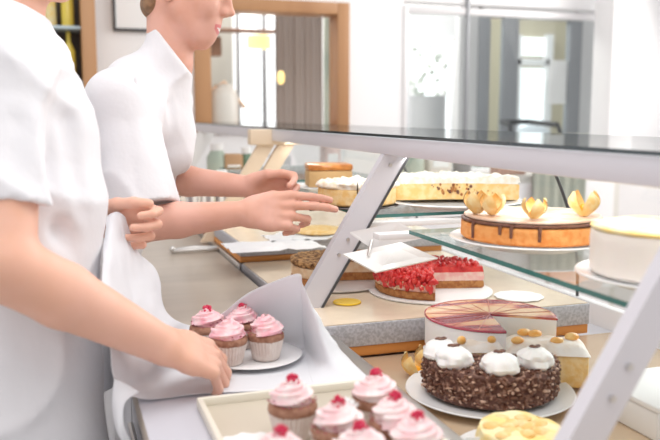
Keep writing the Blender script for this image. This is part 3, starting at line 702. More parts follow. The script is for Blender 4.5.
# fruit cake slices between
def physalis(name, p, rz, sc, label, group=None, parent=None, husk=4):
    if parent is None:
        o = lthing(name, p, label, 'fruit', group, rz); base = Vector((0, 0, 0)); par = o
    else: o = None; base = Vector(p); par = parent
    fb = MB().blob(base+Vector((0, 0, .009*sc)), .0088*sc, 14, 9)
    hb = MB()
    for k in range(husk):
        a = rz+2*PI*k/husk; u = Vector((math.cos(a), math.sin(a), 0)); w_ = Vector((-u.y, u.x, 0)); vs = []; n = 7
        for side in (0, 1):
            for i in range(n):
                t_ = i/(n-1); h = (.0+.036*t_)*sc; r = (.006+.017*math.sin(t_*2.2))*sc; wd = .0125*sc*math.sin(PI*min(1, .12+t_*.86))
                for q in (-1, 0, 1): vs.append(base+u*(r-(.003*sc if q else 0)-side*.0012)+w_*wd*q+Vector((0, 0, h)))
        fs = []
        for i in range(n-1):
            for q in (0, 1): j = i*3+q; fs += [(j, j+1, j+4, j+3), (j+n*3, j+n*3+3, j+n*3+4, j+n*3+1)]
        hb.add(vs, fs)
    f_ = fb.build('berry', M['fruit'], par); h_ = hb.build('husk', M['physalis'], par if parent is None else par)
    return o
def slab_cake(name, p0, p1, depth, z0, h, label, side, topm, seed=0):
    """straight-cut piece: front edge p0-p1, going away from the viewer"""
    p0 = Vector((p0.x, p0.y, z0)); p1 = Vector((p1.x, p1.y, z0)); u = (p1-p0).normalized(); L = (p1-p0).length; v = Vector((-u.y, u.x, 0))
    o = thing(name, (p0+p1)/2+v*depth/2, label, 'cake')
    Mx = Matrix.Translation(p0) @ Matrix(((u.x, v.x, 0, 0), (u.y, v.y, 0, 0), (0, 0, 1, 0), (0, 0, 0, 1)))
    MB().box((0, 0, 0), (L, depth, h*.78), .003, Mx).build('sponge', side, o)
    b = MB(); nx, ny = 26, 12; vs = []
    for j in range(ny+1):
        for i in range(nx+1):
            x = L*i/nx; y = depth*j/ny; e = min(i, nx-i, j*1.4, (ny-j)*1.4, 3)/3
            vs.append(Mx @ Vector((x-(.003 if i == 0 else -.003 if i == nx else 0), y-(.003 if j == 0 else 0), h*.78+h*.22*math.sqrt(max(e, 0))+.004*e*noise.noise(Vector((x*45+seed, y*45, 1))))))
    nn = len(vs); fs = [(j*(nx+1)+i, j*(nx+1)+i+1, (j+1)*(nx+1)+i+1, (j+1)*(nx+1)+i) for j in range(ny) for i in range(nx)]
    b.add(vs, fs).build('cream_topping', topm, o)
    return o, Mx, L
fcream = material('sugared_cream', (.84, .74, .64), .6, var=(.88, .84, .80), vscale=40, bump=.3, bscale=70)
tray2 = MB().box(at(462, 372, 1.5)*1.0, at(462, 372, 1.5)+Vector((0.001, .001, .001)))
z0 = ZF+.006
pA_ = at(506, 376, 1.44); pB_ = at(588, 388, 1.42)
pl = MB(); pl.box((0, 0, 0), (.215, .10, .004), .0015, Matrix.Translation((at(470, 372, 1.455).x, at(470, 372, 1.455).y, ZF+.0005)) @ Matrix.Rotation(-YAW-.04, 4, 'Z'))
tag(pl.build('cake_board', M['board']), 'rectangular white board under the fruit cake slices', 'cake board')
fc, Mx, L = slab_cake('fruit_cake', pA_, pB_, .085, z0, .075, 'yellow fruit cake piece with sugared cream top right of chocolate cake', M['custard'], fcream)
for i, (x, y, r) in enumerate(((.02, .02, .011), (.055, .07, .012), (.09, .03, .011), (.12, .06, .012), (.035, .075, .012))):
    MB().blob(Mx @ Vector((x, y, .078)), r, 12, 8, .15, 60, sq=(1.2, .9, .6)).build('apricot', M['apricot'], fc)
fc2, Mx2, L2 = slab_cake('fruit_cake', at(456, 372, 1.437), at(503, 374, 1.437), .050, z0, .078, 'narrow fruit cake slice with apricots behind the cream dollops', M['custard'], fcream, 5)
for i, (x, y, r) in enumerate(((.01, .008, .009), (.04, .03, .011), (.065, .012, .009))):
    MB().blob(Mx2 @ Vector((x, y, .081)), r, 12, 8, .15, 60, sq=(1, .8, .9)).build('apricot', M['apricot'], fc2)
# physalis fruits lying left of the chocolate cake, on the display floor
physalis('physalis', (at(416, 366, 1.50).x, at(416, 366, 1.50).y, ZF+.0005), .3, 1.25, 'open physalis husk lying left of the chocolate cake', 'physalis on the display floor')
physalis('physalis', (at(430, 358, 1.53).x, at(430, 358, 1.53).y, ZF+.0005), 1.0, 1.35, 'physalis with pale husk between glazed cake and dollops', 'physalis on the display floor')

# yellow cake, bottom edge
c = at(520, 452, 1.16); c.z = ZF
tag(MB().rev([(.07, 0), (.094, .002), (.095, .005), (.07, .004), (.001, .004)], 48, c+Vector((0, 0, .0005))).build('cake_plate', M['porcelain']), 'small white plate under the yellow cake at the bottom edge', 'plate')
yc = thing('yellow_cake', c+Vector((0, 0, .006)), 'pale yellow cake with a lumpy top in front of chocolate cake', 'cake')
cz = c+Vector((0, 0, .006))
MB().sector(.062, 0, .036, 0, 360, cz, amp=.006, fr=45, step=5, zs=6).build('sponge', M['yellow'], yc, ang=80)
b = MB()
for i in range(12): a = i*.9; b.blob(cz+Vector((.012*(1+i*.28)*math.cos(a)*.9, .012*(1+i*.28)*math.sin(a)*.9, .036)), .011, 10, 6, .25, 90, sq=(1.2, 1, .5))
b.build('topping', M['custard'], yc, kind='stuff')
q0 = at(474, 446, 1.15); tag(MB().box((-.012, -.001, 0), (.012, .001, .03), .0005, Matrix.Translation((q0.x, q0.y, ZF+.0005)) @ Matrix.Rotation(-YAW, 4, 'Z')).build('price_card', M['board']), 'small blank white card standing left of the yellow cake', 'card')

# strawberry cake on the stone shelf
ZS = .932
def layered(name, c, R, a0, a1, layers, label, amp=.0012):
    o = thing(name, c, label, 'cake'); z = 0
    for (h, mat, nm) in layers:
        MB().sector(R, z, z+h, a0, a1, c, amp=amp, fr=90, step=3).build(nm, mat, o); z += h
    return o, z
c = atz(430, 291, ZS)
tag(MB().rev([(.135, 0), (.146, .001), (.147, .004), (.135, .005), (.001, .005)], 64, c+Vector((0, 0, .0005))).build('cake_board', M['board']), 'round white board under the strawberry cake', 'cake board')
sc_ = c+Vector((0, 0, .006)); sk, z = layered('strawberry_cake', sc_, .130, A(4), A(268), [(.018, M['base_b'], 'biscuit_base'), (.020, M['pinkcream'], 'cream_layer')], 'round cake heaped with glazed strawberries, front wedge cut away')
b = MB(); rnd = random.Random(5)
b.sector(.128, z-.012, z+.014, A(5), A(267), sc_, amp=.005, fr=90, step=3)
for i in range(430):
    a = math.radians(A(6)+(A(266)-A(6))*rnd.random()); r = .126*math.sqrt(rnd.random()); zz = z+.012+.006*rnd.random()
    if rnd.random() < .4: r = .129; zz = z-.014+.026*rnd.random()
    Mx = Matrix.Rotation(rnd.random()*6, 3, 'Z') @ Matrix.Rotation(rnd.random()*3, 3, 'Y')
    b.blob(sc_+Vector((r*math.cos(a), r*math.sin(a), zz)), .006+.004*rnd.random(), 7, 5, .3, 150, M=Mx, sq=(1.2, .8, .7))
b.build('strawberry_topping', M['straw'], sk, kind='stuff', ang=50)
b = MB()
for i in range(60):
    a = math.radians(A(180)+(A(266)-A(180))*rnd.random()); b.blob(sc_+Vector((.1305*math.cos(a), .1305*math.sin(a), .02+.018*rnd.random())), .0035, 5, 4, sq=(1, 1, .8), mi=0)
b.build('almond_flakes', M['sponge_l'], sk, kind='stuff')

# nut cake behind the middle post
c = atz(336, 283, ZS)
tag(MB().rev([(.11, 0), (.124, .003), (.126, .006), (.11, .005), (.001, .005)], 64, c+Vector((0, 0, .0005))).build('cake_plate', M['porcelain']), 'white plate under the nut cake behind the middle post', 'plate')
nc = c+Vector((0, 0, .0065)); nk, z = layered('nut_cake', nc, .112, A(5), A(262), [(.020, M['base_b'], 'biscuit_base'), (.026, M['sponge_l'], 'cream_layer')], 'nut topped cake with front wedge missing behind the middle post')
MB().sector(.113, z, z+.014, A(6), A(261), nc, amp=.006, fr=110, step=2).build('nut_topping', M['nutcrumb'], nk, ang=80)
yd = atz(347, 303, ZS); tag(MB().rev([(.030, 0), (.032, .0015), (.031, .0035), (.001, .004)], 32, yd+Vector((0, 0, .0005))).build('round_tag', M['yellow_disc']), 'flat round yellow disc on the stone shelf', 'tag')
# scallop-edged cake papers at the right of the stone shelf
tag(MB().rev([(.05, 0), (.055, .001), (.056, .003), (.05, .0035)], 24, atz(505, 303, ZS)+Vector((0.06, .04, .0005)), fn=lambda a, z, j: 1+.04*math.cos(14*a)).build('doily', M['board']), 'small white scalloped paper behind the glazed cake', 'doily')

p_ = atz(650, 425, ZF); o = thing('cake_carton', (p_.x, p_.y, ZF), 'low white carton on the display floor beyond the nearest post', 'carton')
MB().box((p_.x-.04, p_.y-.06, ZF+.0005), (p_.x+.12, p_.y+.10, ZF+.045), .003).build('carton_body', M['board'], o); MB().box((p_.x-.042, p_.y-.062, ZF+.0455), (p_.x+.122, p_.y+.102, ZF+.055), .003).build('lid', M['board'], o)
# upper shelf, near
ZU = 1.1205
c = atz(531, 239, ZU+.012)
plate('cake_plate', Vector((c.x, c.y, ZU)), .142, 'white plate under the orange cake on the upper shelf', foot=.014)
oc = Vector((c.x, c.y, ZU+.0165)); ok, z = layered('orange_cake', oc, .122, A(-10), A(350), [(.030, M['orange_sp'], 'sponge'), (.0055, M['choc'], 'chocolate_layer'), ], 'orange sponge cake with chocolate top and physalis on upper shelf')
MB().sector(.117, z, z+.006, 0, 360, oc, amp=.003, fr=50).build('cream_topping', material('toffee_cream', (.74, .50, .36), .4, var=(.86, .72, .60), vscale=25), ok)
b = MB()
for i, ad in enumerate((232, 241, 262, 205)):
    b = MB(); a = math.radians(A(ad)); u = Vector((math.cos(a), math.sin(a), 0)); b.tube([oc+u*.1215+Vector((0, 0, z-.002)), oc+u*.1235+Vector((0, 0, z-.01)), oc+u*.1232+Vector((0, 0, z-.018-.004*i))], [.004, .003, .0025], 6); b.build('chocolate_drip', M['choc'], ok)
for i, (ad, rr, sc, lb) in enumerate(((192, .102, 1.2, 'tall pale physalis at the far left of the orange cake'), (208, .088, 1.1, 'physalis with open husk second from left on the orange cake'), (258, .095, 1.05, 'physalis at the front edge of the orange cake above the drips'), (322, .092, 1.3, 'large yellow physalis on the orange cake side next to the cream cake'))):
    a = math.radians(A(ad)); physalis('physalis', oc+Vector((rr*math.cos(a), rr*math.sin(a), z+.008)), ad*.1, sc*.9, lb, 'physalis on the orange cake')

c = atz(664, 276, ZU+.01)
plate('cake_plate', Vector((c.x, c.y, ZU)), .118, 'white plate under the pale cream cake at right edge', foot=.012)
wc_ = Vector((c.x, c.y, ZU+.0145)); wk, z = layered('cream_cake', wc_, .098, 0, 360, [(.060, M['cream'], 'cream_side')], 'tall pale cream cake on upper shelf nearest the camera')
MB().sector(.0985, z, z+.006, 0, 360, wc_, amp=.002, fr=40).build('yellow_glaze', M['yellow'], wk)

# upper shelf, beyond the middle post
c = at(452, 204, 2.02); c.z = ZU
plate('cake_plate', c, .175, 'long-reaching white plate under the crumble cake beyond the middle post', foot=.014)
kc = c+Vector((0, 0, .0165)); kk, z = layered('crumble_cake', kc, .165, A(-8), A(190), [(.040, M['custard'], 'sponge')], 'half crumble cake with sugared top on the far upper shelf')
MB().sector(.166, z, z+.016, A(-8), A(190), kc, amp=.010, fr=70, step=2.5, nr=14).build('crumble_topping', material('sugared_crumble', (.84, .76, .62), .8, var=(.90, .87, .82), vscale=70), kk, ang=80)
b = MB(); rnd = random.Random(9)
for i in range(90):
    x = rnd.uniform(-.16, .16); a = math.radians(A(0)); u = Vector((math.cos(a), math.sin(a), 0)); q = kc+u*x+TOCAM*(.0015+abs(x)*.09)+Vector((0, 0, rnd.uniform(.012, .038)))
    b.blob(q, rnd.uniform(.002, .005), 6, 4, .2, 100, mi=rnd.choice((0, 0, 1)))
b.build('nut_pieces', [M['base_b'], M['choc']], kk, kind='stuff')
physalis('physalis', at(474, 196, 1.80)*1.0, .4, .0001, 'x') if False else None

# pie being lifted, on a dark cake lifter held by the baker
c = at(352, 204, 1.93)
lf = thing('cake_lifter', c, 'thin dark metal cake lifter held in the standing baker’s hands', 'cake lifter')
MB().rev([(.10, -.002), (.102, 0), (.10, .002)], 40, c+Vector((.02, .02, -.004))).build('blade', material('dark_steel', (.10, .09, .09), .3, .6), lf)
MB().tube([at(310, 209, 1.80), at(330, 207, 1.84)], .005, 8).build('handle', M['dark'], lf)
pc_ = c+Vector((.02, .02, 0)); pk, z = layered('crumble_pie', pc_, .095, A(-90), A(268), [(.040, M['custard'], 'crust')], 'golden pie with white crumble top lifted by the baker')
MB().sector(.097, z, z+.014, A(-90), A(268), pc_, amp=.009, fr=80, step=3).build('crumble_topping', material('cream_crumble', (.86, .74, .56), .8, var=(.88, .84, .78), vscale=70), pk, ang=80)
# caramel loaf behind
lo0 = at(309, 188, 2.36); lo1 = at(352, 188, 2.36)
plate('cake_plate', Vector(((lo0.x+lo1.x)/2+.02, (lo0.y+lo1.y)/2+.07, ZU)), .10, 'small white plate under the caramel cake', foot=.01)
lz = ZU+.0145
cl = thing('caramel_cake', Vector(((lo0.x+lo1.x)/2, (lo0.y+lo1.y)/2, lz)), 'brown caramel topped cake block above the golden pie', 'cake')
Mx = Matrix.Translation((lo0.x, lo0.y, lz)) @ Matrix.Rotation(-YAW+.15, 4, 'Z')
MB().box((0, 0, 0), (.13, .10, .048), .003, Mx).build('sponge', material('nut_sponge', (.52, .33, .15), .8, bump=.4, bscale=120), cl); b = MB()
MB().box((-.002, -.002, .0482), (.132, .102, .068), .006, Mx).build('caramel_top', material('caramel', (.58, .22, .05), .3, var=(.40, .14, .03), vscale=60, coat=.3), cl)

# trays and bread papers on the far stone shelf
for i, (px, py, w_, d_, lab) in enumerate(((262, 246, .26, .17, 'white paper sheet on the far stone shelf below the hands'), (296, 237, .24, .14, 'second white paper sheet further along the far stone shelf'))):
    c = atz(px, py, .989); b = MB(); vs = []; n = 12
    for j in range(n+1):
        for k in range(n+1): vs.append((c.x+.03-w_/2+w_*k/n, c.y-d_/2+d_*j/n, .9885+.012*max(0, noise.noise(Vector((k*.5+i*7, j*.4, 2))))+(.0)))
    b.add(vs, [(j*(n+1)+k, j*(n+1)+k+1, (j+1)*(n+1)+k+1, (j+1)*(n+1)+k) for j in range(n) for k in range(n)])
    tag(b.build('paper_sheet', M['paper']), lab, 'paper')
c = atz(318, 233, .989); b = MB(); bb = thing('flat_cake', c, 'flat golden cake base on the far stone shelf behind hands', 'cake')
MB().rev([(.07, .0), (.075, .004), (.072, .012), (.001, .014)], 32, c+Vector((.0, .0, .003))).build('sponge', M['custard'], bb)
# small packets stood at the far end of the counter
for i, px in enumerate((192, 207, 222)):
    c = atz(px, 224, ZC)
    o = thing('striped_packet', (c.x, 3.1, .988), ['grey striped packet, leftmost of three at the far end of the case', 'grey striped packet, middle of three at the far end of the case', 'grey striped packet, rightmost of three at the far end of the case'][i], 'packet', 'striped packets at the far end of the case')
    x = aty(px, 200, 3.1).x
    MB().box((x-.022, 3.08, .988+.0005), (x+.022, 3.12, .988+.13), .003).build('packet_body', M['packet'], o); MB().box((x-.022, 3.095, .988+.1302), (x+.022, 3.105, .988+.145), .002).build('packet_top', M['board'], o)
c = atz(196, 252, ZC); tl = thing('steel_tongs', c, 'small steel tool lying on the far work counter', 'tongs')
for s in (-1, 1): MB().tube([c+Vector((-.07, .01*s, .008)), c+Vector((0, .022*s, .012)), c+Vector((.07, .006*s, .008))], .006, 8).build('arm', M['alu'], tl)
MB().blob(c+Vector((-.072, 0, .012)), .011, 10, 8).build('hinge', M['alu'], tl)

# ------------------------------------------------------------ cupcakes
TR0 = (.185, .55); TR1 = (.448, 1.128)
ty = MB(); z = ZC+.0008
ty.box((TR0[0], TR0[1], z), (TR1[0], TR1[1], z+.004), .001)
ty.build('tray_x', M['tray_beige']) if False else None
tr = thing('baking_tray', ((TR0[0]+TR1[0])/2, .85, ZC), 'shallow beige tray of pink cupcakes on the near worktop', 'tray')
MB().box((TR0[0], TR0[1], z), (TR1[0], TR1[1], z+.004), .001).build('tray_floor', M['tray_beige'], tr)
f = MB(); e = .009
f.box((TR0[0]-e, TR0[1], z), (TR0[0], TR1[1], z+.016), .003); f.box((TR1[0], TR0[1], z), (TR1[0]+e, TR1[1], z+.016), .003); f.box((TR0[0]-e, TR1[1], z), (TR1[0]+e, TR1[1]+e, z+.016), .003); f.box((TR0[0]-e, TR0[1]-e, z), (TR1[0]+e, TR0[1], z+.016), .003)
f.build('rim', material('cream_rim', (.80, .76, .66), .4), tr)
def cupcake(icing, seed, R=1.0):
    rnd = random.Random(seed)
    o = lthing('cupcake', (0, 0, 0), '', 'cupcake')
    MB().rev([(.0225, 0), (.0235, .001)]+[(.0235+.0085*t_/6, .001+.036*t_/6) for t_ in range(1, 7)]+[(.0305, .0365), (.029, .030)], 96, fn=lambda a, z, j: 1+(.035 if j > 0 else 0)*math.cos(32*a)).build('paper_liner', M['liner'], o, ang=60)
    MB().rev([(.028, .031), (.0315, .036), (.0335, .041), (.0325, .046), (.028, .050), (.001, .052)], 36, fn=lambda a, z, j: 1+.04*noise.noise(Vector((3*math.cos(a)+seed, 3*math.sin(a), z*60)))).build('muffin', M['muffin'], o)
    b = MB(); swirl(b, (0, 0, .046), .033, .027, 2.9, .34, seg=18, steps=30); b.build('icing', icing, o, ang=60)
    b = MB()
    for k in range(26):
        dd = Vector((rnd.uniform(-1, 1), rnd.uniform(-1, 1), rnd.uniform(-.4, 1))).normalized()
        b.blob(Vector((.001*dd.x, .001*dd.y, .078+.001*dd.z))+dd*.0062, .0027, 6, 4)
    b.blob((0, 0, .078), .0062, 8, 6); b.build('raspberry', M['raspberry'], o, ang=80)
    b = MB()
    for k in range(90):
        a = rnd.random()*2*PI; t_ = rnd.random(); r = .0335*(1-t_*.55); b.blob((r*math.cos(a), r*math.sin(a), .050+.020*t_), .0013, 4, 3, sq=(1.6, 1, .7))
    b.build('sprinkles', M['sprinkle'], o, kind='stuff'); return o
cp0 = cupcake(M['icing'], 1); cp1 = cupcake(M['icing_l'], 2)
# plate on the parchment
pz = ZC+.009
pcen = atz(250, 357, pz)
plt = MB(); plt.rev([(.06, 0), (.085, .002), (.088, .004), (.085, .005), (.06, .004), (.001, .004)], 56, (pcen.x+.005, pcen.y+.005, pz)); tag(plt.build('cupcake_plate', M['porcelain']), 'thin white plate on the parchment under four pink cupcakes', 'plate')
first = {0: True, 1: True}
def put(kind, p, rz, label, group, sc=1.0):
    src = (cp0, cp1)[kind]
    o = src if first[kind] else copy_tree(src)
    first[kind] = False; o.location = p; o.rotation_euler.z = rz; o.scale = (sc,)*3; o['label'] = label; o['group'] = group; o['category'] = 'cupcake'; return o
g1 = 'pink cupcakes on the white plate'; g2 = 'pink cupcakes on the beige tray'
for i, (px, py, lab) in enumerate(((208, 350, 'pink cupcake at the far left of the plate group, beside the hand'), (243, 346, 'pink cupcake at the back of the plate group, nearest raised parchment'), (229, 363, 'pink cupcake at the front of the plate group, touching the fingers'), (266, 358, 'pink striped cupcake on the plate side away from the hand'))):
    p = atz(px, py, pz+.0055); o = put(0, p, i*1.3, lab, g1, .95)
    if i >= 2: [bpy.data.objects.remove(q) for q in list(o.children) if q.name.startswith('raspberry')]
tz = ZC+.0008+.0045
ncp = [(293, 437, 'pale pink cupcake standing alone at the tray side nearest the plate'), (376, 430, 'pale pink cupcake at the back of the tray cluster'), (394, 458, 'pale pink cupcake second from the back along the case rail'), (338, 464, 'pale pink cupcake with white daisy left of the tray cluster'),
       (417, 482, 'pale pink cupcake in the tray corner nearest the case rail'), (360, 494, 'pale pink cupcake in the middle of the tray cluster, mostly cropped'), (281, 500, 'pale pink cupcake cropped to its raspberry at the frame bottom')]
for i, (px, py, lab) in enumerate(ncp):
    p = atz(px, py, tz); put(1, p, i*1.7+.4, lab, g2, 1.0)
def daisy(c, r, label):
    o = thing('daisy_flower', c, label, 'flower'); b = MB()
    for ring, (rr, nn, tz_) in enumerate(((r, 14, .15), (r*.75, 12, .45), (r*.5, 9, .9))):
        for k in range(nn):
            a = 2*PI*k/nn+ring*.2; d = Vector((math.cos(a), math.sin(a), tz_)).normalized(); w_ = Vector((-math.sin(a), math.cos(a), 0)); c0 = c+Vector((0, 0, .002*ring)); vs = []
            for t_, wd in ((.1, .25), (.5, 1), (.85, .9), (1, .3)):
                for q in (-1, 1): vs.append(c0+d*rr*t_+w_*wd*q*r*.13+Vector((0, 0, .004*t_*t_)))
            b.add(vs, [(0, 1, 3, 2), (2, 3, 5, 4), (4, 5, 7, 6)])
    b.build('petals', M['daisy'], o); MB().blob(c+Vector((0, 0, .005)), r*.22, 10, 6, sq=(1, 1, .6)).build('flower_centre', M['cream_w'], o)
p = atz(338, 464, tz); q = at(345, 409, 1.045); daisy(Vector((q.x, q.y, q.z)), .019, 'white sugar daisy beside the raspberry on a tray cupcake')
q = at(322, 437, .965); daisy(Vector((q.x, q.y, q.z)), .016, 'white sugar daisy low beside the cropped tray cupcakes')
q = atz(246, 440, tz); tag(MB().rev([(.02, 0), (.045, .0006), (.05, .0015), (.045, .002), (.001, .002)], 40, q+Vector((0, -.03, 0)), fn=lambda a, z, j: 1+.08*math.cos(12*a)).build('paper_doily', M['board']), 'white scalloped paper doily on the beige tray', 'doily')

# ------------------------------------------------------------ parchment sheet
def patch(cols, rows_n, cols_n):
    """smooth surface through columns of control points"""
    def cr(p0, p1, p2, p3, t): return .5*((2*p1)+(p2-p0)*t+(2*p0-5*p1+4*p2-p3)*t*t+(3*p1-p0-3*p2+p3)*t**3)
    def line(P, n):
        out = []; m = len(P)-1
        for i in range(n+1):
            u = i/n*m; k = min(int(u), m-1); t = u-k; out.append(cr(P[max(k-1, 0)], P[k], P[k+1], P[min(k+2, m)], t))
        return out
    L = [line(c, rows_n) for c in cols]; return [line([l[j] for l in L], cols_n) for j in range(rows_n+1)]
V = Vector
zc = ZC+.0035
def cz(px, py, dz=0): p = atz(px, py, zc+dz); return p
cols = [
 [at(107, 216, 1.36), at(112, 213, 1.365), at(119, 212, 1.37), at(126, 217, 1.375)],
 [at(103, 250, 1.25), at(112, 246, 1.27), at(126, 245, 1.35), at(137, 250, 1.41), ],
 [at(102, 300, 1.18), at(116, 300, 1.22), at(136, 288, 1.33), at(158, 272, 1.44)],
 [at(110, 345, 1.15), at(124, 342, 1.20), at(146, 326, 1.30), at(164, 308, 1.42)],
 [at(117, 385, 1.155), at(136, 372, 1.21), at(165, 352, 1.30), at(178, 321, 1.44)],
 [cz(146, 399, .004), cz(158, 385, .004), cz(182, 358, .004), cz(197, 326, .012)],
 [cz(200, 394), cz(206, 376), cz(214, 352), at(221, 314, 1.44)],
 [cz(255, 391), cz(255, 376), at(258, 346, 1.395), at(250, 292, 1.42)],
 [cz(310, 389), cz(305, 376), at(300, 350, 1.375), at(296, 274, 1.36)],
 [cz(318, 388), cz(312, 376), at(305, 351, 1.37), at(302, 284, 1.36)],
 [cz(345, 387), cz(338, 376), at(326, 352, 1.35), at(312, 303, 1.36)],
 [cz(377, 386, .001), cz(370, 379, .001), cz(352, 362, .001), at(333, 342, 1.375)],
]
# keep the sheet under the plate flat
cols[7][2] = cz(258, 345, .001); cols[8][2] = cz(300, 345, .004); cols[9][2] = cz(306, 346, .005)
G = patch(cols, 36, 90); b = MB(); nr_, nc_ = len(G), len(G[0])
vs = []
for j in range(nr_):
    for i in range(nc_):
        p = G[j][i]; w_ = .0035*noise.noise(Vector((p.x*22, p.y*22, p.z*22)))+.0016*noise.noise(p*60)
        fl_ = 1 if p.z > ZC+.02 else max(0, (p.z-ZC-.004)/.016); p = p+Vector((w_*.5, -w_, w_*.6))*fl_
        if p.x > .095 and p.z < ZC+.002: p.z = ZC+.002
        vs.append(p)
fs = [(j*nc_+i, j*nc_+i+1, (j+1)*nc_+i+1, (j+1)*nc_+i) for j in range(nr_-1) for i in range(nc_-1)]
b.add(vs, fs)
pp = b.build('parchment_sheet', M['paper'], ang=80); tag(pp, 'large sheet of white parchment held up by a baker on the worktop', 'parchment')
md = pp.modifiers.new('thick', 'SOLIDIFY'); md.thickness = .0006; md.offset = 0
# curl of the sheet's lower corner hanging over the counter edge
cols = [[at(114, 378, 1.15), at(124, 382, 1.155), at(140, 392, 1.16)], [at(112, 405, 1.14), at(117, 408, 1.13), at(125, 402, 1.13)], [at(116, 430, 1.14), at(119, 432, 1.12), at(124, 425, 1.12)], [at(128, 452, 1.14), at(130, 455, 1.13), at(134, 448, 1.13)]]
G = patch(cols, 10, 24); b = MB(); nr_, nc_ = len(G), len(G[0]); b.add([p for r in G for p in r], [(j*nc_+i, j*nc_+i+1, (j+1)*nc_+i+1, (j+1)*nc_+i) for j in range(nr_-1) for i in range(nc_-1)])
o = b.build('curled_corner', M['paper'], pp); md = o.modifiers.new('thick', 'SOLIDIFY'); md.thickness = .0006
cb = MB(); cb.tube([at(163, 398, 1.13)*1 if False else Vector((.088, 1.05, .86)), Vector((.078, 1.03, .80)), Vector((.080, 1.02, .72)), Vector((.086, 1.0, .60)), Vector((.088, .99, .3)), Vector((.088, .99, .02))], .004, 8)
tag(cb.build('power_cable', M['dark']), 'black cable hanging down the side of the work counter', 'cable')

# ------------------------------------------------------------ people
# ---- baker reaching into the case
W1 = lambda px, py, d: at(px, py, d)
h1 = .0034
S = SDF((-.05, 1.50, .95), (.66, 2.15, 1.76), h1)
ear = W1(175, -17, 1.71)
ph = math.radians(20); fwd = Vector((_R.x*math.cos(ph), _R.y*math.cos(ph), -math.sin(ph))); upv = Vector((_R.x*math.sin(ph), _R.y*math.sin(ph), math.cos(ph)))
# the ear faces the camera; the middle plane of the head lies behind it
side = upv.cross(fwd)
mid = ear+side*.070
HP, hfr = head(S, mid, fwd, upv)
S.cap(W1(170, 62, 1.80), HP(-.018, 0, -.03), .052, .049, .015)
S.cap(W1(140, 116, 1.84), W1(164, 80, 1.82), .06, .050, .03)
shR, shL = W1(118, 102, 1.70), W1(165, 102, 1.98)
S.cap(shR, shL, .05, .05, .03)
S.cap(W1(138, 120, 1.86), W1(108, 225, 1.92), .07, .07, .03)
elR = W1(136, 226, 1.685)
S.cap(shR, elR, .045, .038, .02)
wrR = W1(246, 213, 1.70)
mR = elR.lerp(wrR, .38)+Vector((0, 0, .002)); S.cap(elR, mR, .037, .0375, .012); S.cap(mR, wrR, .0375, .0255, .01)
hand(S, wrR, W1(330, 209, 1.71)-wrR, TOCAM*.9+Vector((0, 0, .38)), True, curl=((.18, .30, .2), (.20, .30, .25), (.7, .9, .5), (1.0, 1.0, .6)), thumb=(1.2, .45, -.30), tc=(.5, .3), sc=1.1, splay=-.02)
elL = W1(152, 178, 1.98); wrL = W1(252, 187, 1.86); S.cap(shL, elL, .045, .038, .02)
mL = elL.lerp(wrL, .38); S.cap(elL, mL, .037, .036, .012); S.cap(mL, wrL, .036, .0245, .01)
hand(S, wrL-(wrL-elL).normalized()*.006, W1(300, 186, 1.84)-wrL, -TOCAM+Vector((0, 0, .3)), False, curl=((.8, .7, .3), (.9, .8, .4), (1.0, .9, .4), (1.1, .9, .4)), thumb=(1.3, .50, -.3), tc=(.5, .4), sc=1.0, splay=.02)
def paint1(c):
    lp = np.array(HP(.101, 0, -.0575)); e = [np.array(v) for v in hfr]; d = c-lp
    x, y, z = [d@v for v in e]; up = (z+.0)  # lip band
    m = ((y/.029)**2+((z-.003*(y/.022)**2)/.0125)**2 < 1) & (x > -.022); out = np.where(m, 1, 0)
    t_ = ((y/.021)**2+((z-.003*(y/.02)**2)/.0030)**2 < 1) & (x > -.018); out = np.where(t_, 2, out); return out
def person(name, loc, label):
    o = thing(name, loc, label, 'person'); return o
w1 = person('person', (0, 1.9, 0), 'leaning person in white jacket reaching both hands into the cake case')
sdf_object(S, 'body', [M['skin'], M['lips'], M['teeth']], w1, paint1, 2)
del S
# hair: pulled back, covering the skull behind the face
S = SDF(tuple(Vector(mid)-Vector((.2, .16, .16))), tuple(Vector(mid)+Vector((.2, .16, .22))), .004)
E_ = lambda c, r, k, sub=False: S.ell(HP(*c), r, k, hfr, sub)
E_((-.008, 0, .060), (.106, .083, .092), .01); E_((.075, 0, .0), (.07, .09, .078), .012, True); E_((.06, 0, -.08), (.09, .09, .07), .01, True)
E_((-.075, 0, -.005), (.040, .052, .040), .02); E_((-.045, 0, -.055), (.030, .052, .034), .015); S.cap(HP(-.085, 0, .035), HP(-.115, 0, .01), .035, .028, .015); E_((.012, -.08, -.005), (.024, .02, .034), .006, True); E_((.012, .08, -.005), (.024, .02, .034), .006, True)
S.folds(.0022, 2, 90); sdf_object(S, 'hair', M['hair'], w1, None, 1); del S
for y in (-1, 1):
    b = MB().tube([HP(.097, .045*y, .018), HP(.104, .032*y, .0145), HP(.103, .020*y, .016)], .0018, 6).build('eyelashes', M['dark'], w1)
    MB().tube([HP(.092, .05*y, .045), HP(.101, .033*y, .051), HP(.103, .015*y, .046)], .0028, 6).build('eyebrow', M['hair'], w1)
